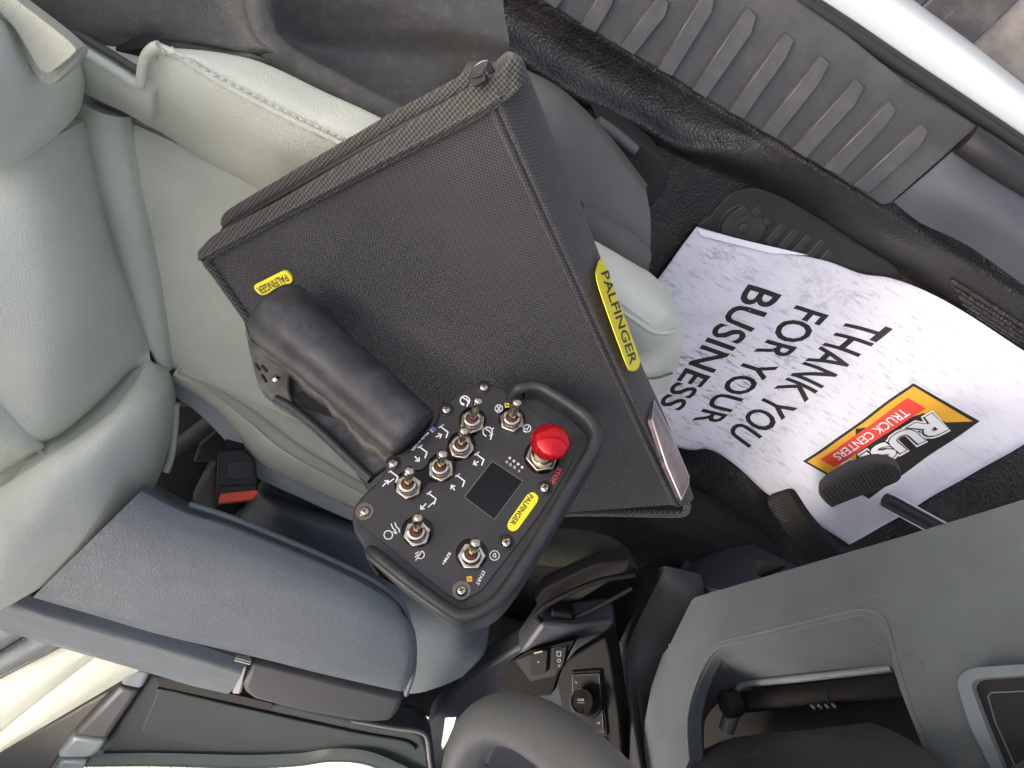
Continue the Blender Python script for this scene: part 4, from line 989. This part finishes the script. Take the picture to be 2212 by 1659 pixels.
slab('belt_stalk', [onk(u, v, -.004) for u, v in ((492, 905), (520, 930), (530, 970), (488, 972), (487, 940))], -kn * .006, M['dark_and_shade'], bk, .002)
mech = thing('seat_frame_rail', (.05, -.72, .1), 'dark metal seat frame rails in the gap beside the buckle', 'seat rail')
tube('rail', Z((372, 866, .40), (410, 862, .41), (450, 880, .42)), .009, M['dash_dark'], mech, 10)
tube('rail', Z((370, 975, .34), (420, 940, .36), (490, 885, .40)), .012, M['dash_dark'], mech, 10)
slab('plate', Z((430, 960, .33), (480, 925, .33), (500, 960, .33), (470, 1000, .33), (415, 1000, .33)), (0, 0, -.02), M['dash_dark'], mech, .004)
slab('foam_block', Z((405, 1090, .30), (430, 1040, .30), (465, 1000, .30), (475, 1095, .30), (470, 1110, .30)), (0, 0, -.1), M['trim'], mech, .02, 3)
slab('shadow_plate', Z((330, 1010, .26), (430, 880, .26), (560, 900, .26), (600, 1060, .26), (480, 1120, .26), (330, 1090, .26)), (0, 0, -.02), M['dark_and_shade'], mech)  # added dark sheet, stands in for the shade in the gap
# armrest
arm = thing('armrest', (.1, -.72, .3), 'leather centre armrest folded down beside the driver seat, toned slate blue for sky light', 'armrest')
r0 = [(320, 1046), (409, 1090), (500, 1120), (600, 1161), (707, 1207), (801, 1253), (858, 1294)]
r3 = [(66, 1295), (190, 1331), (330, 1371), (464, 1405), (600, 1438), (760, 1476), (878, 1503)]
rows = []
for t, z in ((0, .578), (.10, .592), (.36, .602), (.7, .60), (.92, .592), (1, .572)):
    row = []
    for k, (a, b_) in enumerate(zip(r0, r3)):
        u, v_ = a[0] + (b_[0] - a[0]) * t, a[1] + (b_[1] - a[1]) * t
        if k == 6: u += 34 * math.sin(math.pi * min(1, t * 1.02)) ** .7
        if k == 5: u += 10 * math.sin(math.pi * t)
        row.append((u, v_, z - (.008 if k == 6 else 0)))
    rows.append(Z(*row))
patch('armrest_pad', rows, M['leather_shade_blue'], arm, .075, 8, .010, .022, 'tbr', .0015, Vector((.10, -.66, -.72)))
pth = curve(Z((878, 1500, .570), (893, 1448, .575), (893, 1398, .578), (880, 1332, .575), (857, 1294, .572), (801, 1253, .572), (707, 1206, .572), (600, 1160, .572), (500, 1119, .572), (409, 1089, .572)), 6)
tube('armrest_piping', pth, .0034, M['leather_shade_blue'], arm, 8)
stitches('stitching', curve(Z((866, 1488, .590), (880, 1440, .592), (881, 1398, .593), (868, 1340, .592)), 6), M['thread_dark'], arm, .006, .004, .0006, .001)
t4 = Z((-60, 1248, .556), (101, 1297, .556), (295, 1354, .556), (430, 1393, .556), (532, 1427, .555))
m4 = Z((-60, 1302, .562), (105, 1348, .564), (295, 1400, .564), (425, 1436, .564), (518, 1464, .562))
b4 = Z((-60, 1344, .53), (120, 1396, .53), (295, 1446, .53), (410, 1480, .53), (491, 1499, .53))
patch('side_roll', [t4, [a.lerp(b_, .5) + Vector((0, 0, .006)) for a, b_ in zip(t4, m4)], m4, [a.lerp(b_, .55) + Vector((0, 0, .006)) for a, b_ in zip(m4, b4)], b4], M['leather_shade_blue'], arm, .05, 7, down=Vector((.05, -.7, -.7)))
stitches('stitching', curve(Z((510, 1441, .545), (504, 1466, .558), (487, 1488, .548)), 6), M['thread'], arm, .006, .004, .0006, .001)
slab('end_trim', Z(*[(u, v_, .548) for u, v_ in ((540, 1427), (700, 1466), (872, 1508), (862, 1540), (845, 1562), (800, 1564), (759, 1560), (650, 1540), (548, 1514), (526, 1498), (520, 1480))]), (0, 0, -.035), M['dash_dark'], arm, .010, 4)
tube('hinge_bar', Z((508, 1421, .568), (524, 1425, .568), (542, 1430, .568)), .004, M['chrome'], arm, 10)
slab('hinge_link', Z((520, 1440, .53), (536, 1440, .53), (520, 1500, .52), (500, 1500, .52)), (0, 0, -.03), M['satin'], arm, .003)
# passenger seat beyond
pas = thing('passenger_seat', (-.1, -1.2, .1), 'leather passenger seat edge in the lower corner, sunlit panels pale, shaded ones toned slate', 'seat')
def strip(name, a, b_, z0, z1, mt, puff=.012):
    A_, B_ = Z(*[(u, v_, z0) for u, v_ in a]), Z(*[(u, v_, z1) for u, v_ in b_])
    Md = [p.lerp(q, .5) + Vector((0, 0, puff)) for p, q in zip(A_, B_)]
    patch(name, [A_, Md, B_], mt, pas, .06, 7, .004, .012, 'tb')
strip('seat_panel', [(-60, 1370), (0, 1340), (50, 1320)], [(-60, 1444), (0, 1410), (80, 1362)], .50, .50, M['leather_shade_blue'], .006)  # slate leather paints shade on panels the sun misses; pale ones are lit
strip('seat_panel', [(-60, 1444), (0, 1410), (80, 1362)], [(-60, 1499), (0, 1463), (150, 1388)], .50, .502, M['leather_shade_blue'], .006)
strip('seat_panel', [(-60, 1500), (0, 1464), (160, 1384)], [(-60, 1640), (37, 1557), (226, 1408)], .502, .492, L, .012)
strip('seat_panel', [(-60, 1662), (37, 1558), (226, 1408)], [(-60, 1660), (60, 1592), (330, 1436)], .492, .462, L, .010)
for a, b_ in (((-40, 1433), (90, 1357)), ((-40, 1486), (150, 1388))):
    stitches('stitching', [atz(*a, .506), atz(*b_, .506)], M['thread_dark'], pas, .008, .006, .0009)
# folded tray / console lid
lid = thing('console_lid', (.3, -1.2, .2), 'dark grey moulded console lid below the armrest end trim', 'console')
slab('lid_panel', Z(*[(u, v_, .40) for u, v_ in ((322, 1456), (480, 1490), (650, 1530), (801, 1566), (890, 1576), (915, 1588), (928, 1620), (940, 1720), (150, 1720), (198, 1642), (228, 1602))]), (0, 0, -.05), M['lid'], lid, .010, 3)
emb = [(312, 1560), (336, 1505), (350, 1490), (480, 1520), (640, 1556), (780, 1586), (880, 1604), (893, 1625), (800, 1600), (690, 1590), (560, 1602), (440, 1610), (330, 1592), (308, 1580)]
slab('raised_field', [atz(p.x, p.y, .4055) for p in curve(V2(emb), 4, True)], (0, 0, -.006), M['lid'], lid, .004, 3)
slab('grip_slot', rounded(Z(*[(u, v_, .4075) for u, v_ in ((334, 1462), (355, 1465), (590, 1520), (585, 1536), (345, 1484))]), .006), (0, 0, -.004), M['dark_and_shade'], lid, .001)
slab('latch_slot', Z(*[(u, v_, .4075) for u, v_ in ((620, 1514), (672, 1522), (668, 1534), (618, 1524))]), (0, 0, -.004), M['dark_and_shade'], lid)
rows = [Z((180, 1652, .42), (330, 1650, .42), (520, 1654, .42), (640, 1650, .42), (720, 1640, .42), (800, 1648, .42), (900, 1690, .42)), Z((180, 1664, .43), (330, 1664, .43), (520, 1668, .43), (640, 1664, .43), (720, 1655, .43), (800, 1664, .43), (900, 1710, .43)),
        Z((180, 1720, .42), (330, 1720, .42), (520, 1720, .42), (640, 1720, .42), (720, 1716, .42), (800, 1720, .42), (900, 1760, .42))]
patch('pale_ledge', rows, L, lid, .03, 6)
tube('lid_edge_trim', curve(Z((760, 1556, .408), (850, 1572, .41), (905, 1580, .41), (922, 1596, .41), (928, 1640, .41), (935, 1690, .41)), 6), .004, M['dim_metal'], lid, 8)
hin = thing('hinge_bar_assembly', (0, -1.2, .3), 'brushed metal and dark plastic hinge bar left of the console lid', 'hinge')
slab('metal_cap', Z(*[(u, v_, .428) for u, v_ in ((278, 1440), (326, 1454), (306, 1491), (256, 1481))]), (0, 0, -.03), M['dash_smooth'], hin, .008, 3)
slab('plastic_sleeve', Z(*[(u, v_, .425) for u, v_ in ((256, 1484), (303, 1494), (231, 1598), (156, 1590))]), (0, 0, -.03), M['dash_dark'], hin, .010, 3)
slab('metal_cap', Z(*[(u, v_, .428) for u, v_ in ((155, 1592), (230, 1601), (218, 1622), (198, 1640), (118, 1640))]), (0, 0, -.03), M['dash_smooth'], hin, .010, 3)
slab('metal_foot', Z(*[(u, v_, .42) for u, v_ in ((130, 1644), (190, 1644), (175, 1720), (90, 1720))]), (0, 0, -.03), M['dash_smooth'], hin, .008, 3)
slab('side_cover', Z(*[(u, v_, .40) for u, v_ in ((-60, 1655), (120, 1560), (255, 1484), (157, 1590), (90, 1690), (-60, 1760))]), (0, 0, -.03), M['trim'], hin, .004)

M['dim_print'] = plain('dim print', (.20, .205, .19), .6)
# ================================================================== STEERING WHEEL
wc = Vector((.3136, -.4527, 1.0297)); p3, p4 = .46747, -.3537
wnm = Vector((-math.cos(p3) * math.cos(p4), math.cos(p3) * math.sin(p4), math.sin(p3))).normalized()
wa = wnm.cross(Vector((0, 0, 1))).normalized(); wb = wnm.cross(wa)
sw_ = thing('steering_wheel', wc - wb * 0 + wnm * -.1, 'black leather steering wheel rim at the lower edge of the picture', 'steering wheel')
ring_ = [wc + (wa * math.cos(2 * math.pi * k / 96) + wb * math.sin(2 * math.pi * k / 96)) * .19 for k in range(96)]
tube('rim', ring_, .0155, M['wheel'], sw_, 20, 1.12, up=wnm, closed=True)
lathe('hub', wc - wnm * .06, wnm, [(.07, 0), (.075, .02), (.065, .045), (.03, .05), (.001, .05)], M['wheel'], sw_, 32)
for ang in (90, 200, 340):
    e = wc + (wa * math.cos(math.radians(ang)) + wb * math.sin(math.radians(ang))) * .185
    tube('spoke', [wc - wnm * .03, (wc + e) / 2 - wnm * .025, e - wnm * .004], [.03, .018, .014], M['wheel'], sw_, 12, .5, up=wnm)
tube('column', [wc - wnm * .07, wc - wnm * .30], .045, M['black'], sw_, 20)
# ================================================================== DASHBOARD
DX = .80
dsh = thing('dashboard', (1.0, -.55, .3), 'slate grey lower dashboard with a deep opening for the steering column', 'dashboard')
X = lambda *pts: [atx(u, v_, DX) for u, v_ in pts]
panel_px = [(1500, 1290), (1700, 1231), (1950, 1158), (2212, 1078), (2330, 1042), (2420, 1400), (2440, 1780), (1440, 1780), (1402, 1690), (1390, 1620), (1392, 1560), (1407, 1481), (1431, 1413), (1444, 1397), (1492, 1299)]
hole_px = [(1489, 1640), (1485, 1551), (1504, 1475), (1531, 1421), (1548, 1403), (1568, 1394), (1637, 1380), (1751, 1353), (1840, 1333), (1870, 1331), (1896, 1342), (1911, 1364), (1926, 1425), (1941, 1482), (1964, 1543), (1990, 1610), (2020, 1690), (1980, 1740), (1500, 1740)]
ho = curve(V2(hole_px), 3, True)
hole_o = [atx(p.x, p.y, DX) for p in ho]
slab('lower_panel', X(*panel_px), (.03, 0, -.004), M['dash'], dsh, .006, 3, holes=[hole_o])
# rounded lip and sloping walls of the opening
cen_h = sum(hole_o, Vector()) / len(hole_o)
inner_px = [(1520, 1650), (1522, 1560), (1550, 1520), (1590, 1484), (1605, 1476), (1630, 1469), (1680, 1464), (1770, 1454), (1860, 1446), (1890, 1443), (1912, 1442), (1928, 1448), (1938, 1470), (1950, 1500), (1968, 1550), (1992, 1612), (2021, 1692), (1982, 1742), (1510, 1742)]
inn = [atx(p.x, p.y, DX + .11) for p in curve(V2(inner_px), 3, True)]
N_ = len(hole_o); vs, fs = [], []
lips = 12
for r_ in range(lips):
    for k, (a, b_) in enumerate(zip(hole_o, inn)):
        tg = (hole_o[(k + 1) % N_] - hole_o[k - 1]).normalized(); ow = tg.cross(Vector((1, 0, 0))).normalized()
        if ow.dot(a - cen_h) < 0: ow = -ow
        if r_ < 5:                                   # rounded lip, proud of the panel by a hair
            q = r_ / 4 * math.pi / 2; R_ = .009
            p = a + ow * (R_ * (1 - math.sin(q))); p.x = DX - .0005 + R_ * (1 - math.cos(q))
        else:
            t = ((r_ - 4) / (lips - 5)) ** 1.15; p = a.lerp(b_, t); p.x = a.x - .0005 + .009 + (b_.x - a.x - .0078) * (t ** .85)
        vs.append(p)
for r_ in range(lips - 1):
    for k in range(N_): fs.append((r_ * N_ + k, r_ * N_ + (k + 1) % N_, (r_ + 1) * N_ + (k + 1) % N_, (r_ + 1) * N_ + k))
mesh_obj('opening_wall', vs, fs, M['dash'], dsh)
lip = [p + Vector((.004, 0, 0)) for p in hole_o]
tube('opening_ledge', curve([atx(u, v_, DX + .108) for u, v_ in ((1592, 1492), (1612, 1478), (1700, 1468), (1800, 1457), (1928, 1442))], 6), .006, M['dash_smooth'], dsh, 10)
tube('panel_crease', curve([atx(u, v_, DX + .0026) for u, v_ in ((1446, 1394), (1560, 1376), (1680, 1343), (1900, 1285), (2212, 1205), (2330, 1175))], 6), .003, M['dash'], dsh, 8)
# steering column shroud and lever inside the opening
col_ = thing('steering_column', (.95, -.6, .45), 'black steering column shroud inside the dashboard opening', 'steering column')
slab('back_wall', [atx(u, v_, 1.02) for u, v_ in ((1480, 1380), (1960, 1340), (2100, 1800), (1400, 1800))], (.02, 0, 0), M['dark_and_shade'], col_)
rows = [[atx(u, v_, .93) for u, v_ in ((1592, 1495), (1700, 1480), (1830, 1466), (1945, 1452))], [atx(u, v_, .915) for u, v_ in ((1596, 1515), (1700, 1500), (1835, 1488), (1955, 1475))],
        [atx(u, v_, .92) for u, v_ in ((1605, 1536), (1705, 1524), (1840, 1514), (1968, 1508))], [atx(u, v_, .95) for u, v_ in ((1606, 1540), (1706, 1529), (1842, 1519), (1970, 1514))]]
patch('tilt_mechanism', rows, M['dark_and_shade'], col_, .02, 6)
lathe('pivot', atx(1590, 1518, .90), Vector((-1, -.3, .3)), [(.022, 0), (.022, .02), (.017, .024), (.001, .024)], M['dark_and_shade'], col_, 20)
tube('bracket', [atx(1586, 1530, .90), atx(1568, 1580, .90)], .013, M['dim_metal'], col_, 8)
for k in range(4): tube('clip', [atx(1752 + k * 15, 1524 - k, .905), atx(1760 + k * 15, 1531 - k, .905)], .002, M['dim_print'], col_, 6)
tube('wire', [atx(1784, 1488, .91), atx(1790, 1520, .908)], .0015, M['ink'], col_, 6)
rows = [[atx(u, v_, .86) for u, v_ in ((1400, 1672), (1500, 1628), (1562, 1600), (1620, 1588), (1760, 1575), (1880, 1560))], [atx(u, v_, .80) for u, v_ in ((1440, 1690), (1530, 1650), (1600, 1628), (1700, 1610), (1830, 1595), (1950, 1590))],
        [atx(u, v_, .74) for u, v_ in ((1500, 1720), (1600, 1690), (1700, 1670), (1800, 1660), (1920, 1650), (2030, 1650))], [atx(u, v_, .72) for u, v_ in ((1560, 1790), (1660, 1770), (1760, 1750), (1860, 1740), (1960, 1735), (2060, 1735))]]
patch('column_shroud', rows, M['dash_dark'], col_, .03, 6)
slab('shroud_slot', [atx(u, v_, .790) for u, v_ in ((1575, 1645), (1640, 1622), (1660, 1626), (1600, 1656))], (.01, 0, 0), M['dark_and_shade'], col_)
# air vent at the door end
vt = thing('end_vent', atx(2180, 1560, DX - .01), 'black panel in a pale raised surround at the door end of the dashboard', 'vent panel')
vo = [(2066, 1476), (2078, 1452), (2101, 1442), (2212, 1434), (2330, 1426), (2400, 1700), (2180, 1760), (2139, 1659), (2093, 1566)]
vi = [(2097, 1482), (2104, 1469), (2118, 1464), (2212, 1458), (2320, 1450), (2380, 1700), (2200, 1740), (2166, 1659), (2128, 1566)]
vo_, vi_ = rounded(V2(vo), 14, 4), rounded(V2(vi), 12, 4)
slab('surround', [atx(p.x, p.y, DX - .016) for p in vo_], (.018, 0, 0), M['dash_smooth'], vt, .006, 3, holes=[[atx(p.x, p.y, DX - .016) for p in vi_]])
slab('insert', [atx(p.x, p.y, DX - .008) for p in vi_], (.02, 0, 0), M['black'], vt, .001)
tube('inlay_line', [atx(u, v_, DX - .0085) for u, v_ in ((2230, 1492), (2142, 1496), (2134, 1504), (2150, 1560), (2190, 1650), (2200, 1700))], .0009, M['dim_metal'], vt, 6)
# scratch on the panel
for a, b_ in (((1890, 1385), (1905, 1395)), ((1913, 1396), (1926, 1406)), ((1948, 1412), (1962, 1413)), ((1962, 1424), (1972, 1432)), ((1996, 1448), (2004, 1456)), ((1978, 1420), (1992, 1436))):
    tube('scratch', [atx(*a, DX - .0002), atx(*b_, DX - .0002)], .0005, M['satin'], dsh, 5)
# ================================================================== CENTRE STACK
stk = thing('centre_stack', (.8, -.95, .2), 'dark plastic centre stack trim between the dashboard and the seats', 'console')
lf = [atx(u, v_, .83) for u, v_ in ((1378, 1228), (1368, 1254), (1325, 1341), (1309, 1362), (1322, 1440), (1330, 1520), (1345, 1620), (1360, 1720))]
rd = [atx(u, v_, .79) for u, v_ in ((1428, 1224), (1418, 1254), (1368, 1350), (1349, 1400), (1346, 1450), (1352, 1520), (1368, 1620), (1385, 1720))]
rd2 = [atx(u, v_, .79) for u, v_ in ((1442, 1224), (1432, 1254), (1384, 1352), (1364, 1402), (1360, 1452), (1366, 1520), (1382, 1620), (1398, 1720))]
rg = [atx(u, v_, .84) for u, v_ in ((1496, 1236), (1500, 1285), (1470, 1345), (1440, 1405), (1415, 1470), (1404, 1540), (1404, 1620), (1420, 1720))]
patch('side_pillar', [lf, rd, rd2, rg], M['dash_dark'], stk, .02, 6, 0)
rows = [[atx(u, v_, 1.0) for u, v_ in ((1300, 1080), (1400, 1085), (1474, 1092), (1560, 1128), (1640, 1182), (1760, 1240))], [atx(u, v_, .96) for u, v_ in ((1290, 1150), (1400, 1155), (1478, 1150), (1570, 1175), (1650, 1220), (1740, 1260))],
        [atx(u, v_, .90) for u, v_ in ((1300, 1215), (1400, 1222), (1482, 1215), (1570, 1230), (1640, 1255), (1720, 1280))], [atx(u, v_, .86) for u, v_ in ((1320, 1260), (1410, 1262), (1484, 1260), (1560, 1275), (1620, 1290), (1700, 1300))]]
patch('tunnel_side_panel', rows, M['console'], stk, .02, 6)
tube('panel_ridge', curve([atx(u, v_, x_) for u, v_, x_ in ((1476, 1120, .975), (1478, 1160, .952), (1481, 1200, .912), (1482, 1228, .886))], 5), .010, M['console'], stk, 10)
slab('hook', [atx(u, v_, .83) for u, v_ in ((1632, 1210), (1690, 1222), (1640, 1245), (1636, 1240))], (.01, 0, 0), M['dark_and_shade'], stk)
# tray edge
tr = thing('storage_tray', (.6, -1.0, .2), 'dark storage tray with a thin rim below the switch panel', 'tray')
tp = Z(*[(u, v_, .30) for u, v_ in ((1158, 1328), (1180, 1300), (1290, 1250), (1372, 1238), (1360, 1262), (1300, 1300), (1250, 1330), (1190, 1350), (1170, 1345))])
slab('tray_floor', [p - Vector((0, 0, .03)) for p in tp], (0, 0, -.03), M['dark_and_shade'], tr, .004)
tube('tray_rim', curve(Z((1172, 1345, .30), (1160, 1326, .30), (1200, 1296, .302), (1290, 1256, .304), (1372, 1240, .305)), 6), .005, M['switch_black'], tr, 8)
tube('tray_rim', curve(Z((1200, 1352, .29), (1260, 1326, .29), (1330, 1290, .292), (1366, 1270, .293)), 6), .004, M['switch_black'], tr, 8)
slab('tray_block', Z((1192, 1322, .295), (1240, 1326, .295), (1242, 1352, .295), (1186, 1342, .295)), (0, 0, -.03), M['switch_black'], tr, .006)
slab('console_wall', Z((1170, 1348, .31), (1240, 1356, .31), (1330, 1345, .31), (1310, 1372, .31), (1180, 1400, .31), (1120, 1420, .31)), (0, 0, -.06), M['console'], tr, .008)
slab('console_deck', Z((1000, 1470, .24), (1120, 1400, .26), (1330, 1340, .26), (1360, 1720, .26), (900, 1720, .24), (930, 1560, .24)), (0, 0, -.05), M['console'], tr, .008)
# switch panel
D3 = lambda x, y: (932.6 + .2394 * x, 1261.8 + .2394 * y)
swp = thing('switch_panel', (.75, -1.0, .3), 'dark switch panel with rotary drive mode knob beside the steering wheel', 'switch panel')
sp0 = atz(*D3(1370, 1065), .40); sn = Vector((-.62, .12, .78)).normalized()
def s3(x, y, h=0.0): return atp(*D3(x, y), sp0, sn, h)
slab('housing', rounded([s3(x, y, -.004) for x, y in ((1200, 700), (1570, 470), (1610, 640), (1690, 1200), (1740, 1800), (1320, 1800), (1220, 1300), (1170, 1100), (1130, 880))], .01), -sn * .05, M['switch_black'], swp, .006, 3)
slab('gloss_bezel', rounded([s3(x, y, .001) for x, y in ((1250, 790), (1530, 770), (1590, 1380), (1285, 1375))], .006), -sn * .006, M['switch_black'], swp, .002)
slab('knob_plate', rounded([s3(x, y, .004) for x, y in ((1268, 815), (1512, 802), (1555, 1338), (1302, 1338))], .004), -sn * .006, M['switch_black'], swp, .001)
tube('plate_outline', [s3(x, y, .0042) for x, y in ((1272, 1335), (1270, 822), (1508, 808), (1550, 1332), (1304, 1334))], .0006, M['dim_metal'], swp, 6, up=sn)
kb0 = s3(1420, 1075, .004); kt = s3(1352, 1058, .030); kax = (kt - kb0)
kn_ = lathe('rotary_knob', kb0, kax, [(.026, 0), (.026, .004), (.022, .006), (.0215, kax.length - .002), (.020, kax.length), (.0185, kax.length), (.018, kax.length - .0012), (.001, kax.length - .0012)], M['switch_black'], swp, 40)
tube('knob_ring', [kt + (RT * math.cos(2 * math.pi * k / 32) * .0205 + kax.normalized().cross(RT).normalized() * .0205 * math.sin(2 * math.pi * k / 32)) for k in range(32)], .0006, M['dim_metal'], kn_, 6, closed=True, up=kax.normalized())
def stext(s, x0, y0, x1, y1, hgt, h, par, mt=M['white_print'], kp_=None):
    r_ = Vector((x1 - x0, y1 - y0, 0)); u_ = Vector((r_.y, -r_.x, 0)).normalized() * hgt
    lettering(s, lambda x, y: s3(x0 + r_.x * x + u_.x * y, y0 + r_.y * x + u_.y * y, h), mt, par, .01)
stext('DRIVE', 1376, 1066, 1314, 1066, 20, .0305, kn_, M['dim_print']); stext('MODE', 1372, 1034, 1316, 1034, 20, .0305, kn_, M['dim_print'])
stext('2H', 1520, 1242, 1492, 1242, 22, .0046, swp, M['dim_print']); stext('4H', 1335, 1242, 1310, 1242, 22, .0046, swp, M['dim_print']); stext('4L', 1312, 878, 1292, 878, 22, .0046, swp, M['dim_print'])
for k in range(2): slab('button', rounded([s3(x, y + k * 75, .003) for x, y in ((1360, 1400), (1555, 1395), (1575, 1450), (1400, 1455))], .004), -sn * .006, M['switch_black'], swp, .0015)
gl_ = rounded([s3(x, y, -.002) for x, y in ((600, 850), (700, 700), (880, 600), (1290, 505), (1240, 600), (1180, 720), (1120, 860), (1080, 1000), (850, 1020), (640, 975))], .006)
slab('gloss_recess', gl_, -sn * .02, mat_new('gloss black', (.003, .003, .003), .6, 0, .05)[0], swp, .002)
slab('recess_plate', [s3(x, y, .000) for x, y in ((750, 690), (880, 640), (1060, 580), (1230, 550), (1160, 740), (1110, 830), (890, 880))], -sn * .004, M['dark_and_shade'], swp, .001)
pbk = slab('parking_brake_switch', rounded([s3(x, y, .008) for x, y in ((885, 635), (1045, 595), (1035, 800), (895, 830))], .004), -sn * .012, M['switch_black'], swp, .0015)
slab('switch_light', [s3(x, y, .0085) for x, y in ((920, 618), (1000, 600), (1000, 612), (922, 632))], -sn * .001, M['dim_print'], pbk)
lathe('switch_dot', s3(962, 703, .0082), sn, [(.0016, 0), (.0016, .0004), (.0002, .0006)], M['dim_print'], pbk, 12)
slab('icon_key', rounded([s3(x, y, .003) for x, y in ((1090, 600), (1215, 565), (1195, 700), (1165, 770), (1090, 775))], .003), -sn * .005, M['switch_black'], swp, .001)
col = ([], []); f3 = lambda x, y: s3(x, y, .0034)
for q in ([(1130, 610), (1165, 610), (1165, 650), (1130, 650), (1130, 610)], arc(1148, 690, 14, 0, 360), [(1140, 730), (1150, 745), (1158, 728)]): ribbon(q, 6, f3, col)
decal('trailer_icon', col, M['dim_print'], swp)
# key sticker by the wheel
stt = prop(slab('sticker', Z((962, 1551, .39), (985, 1550, .39), (975, 1585, .39), (956, 1620, .39), (953, 1610, .39)), (0, 0, -.001), M['sticker'], None), 'small white printed sticker behind the steering wheel rim', 'sticker')
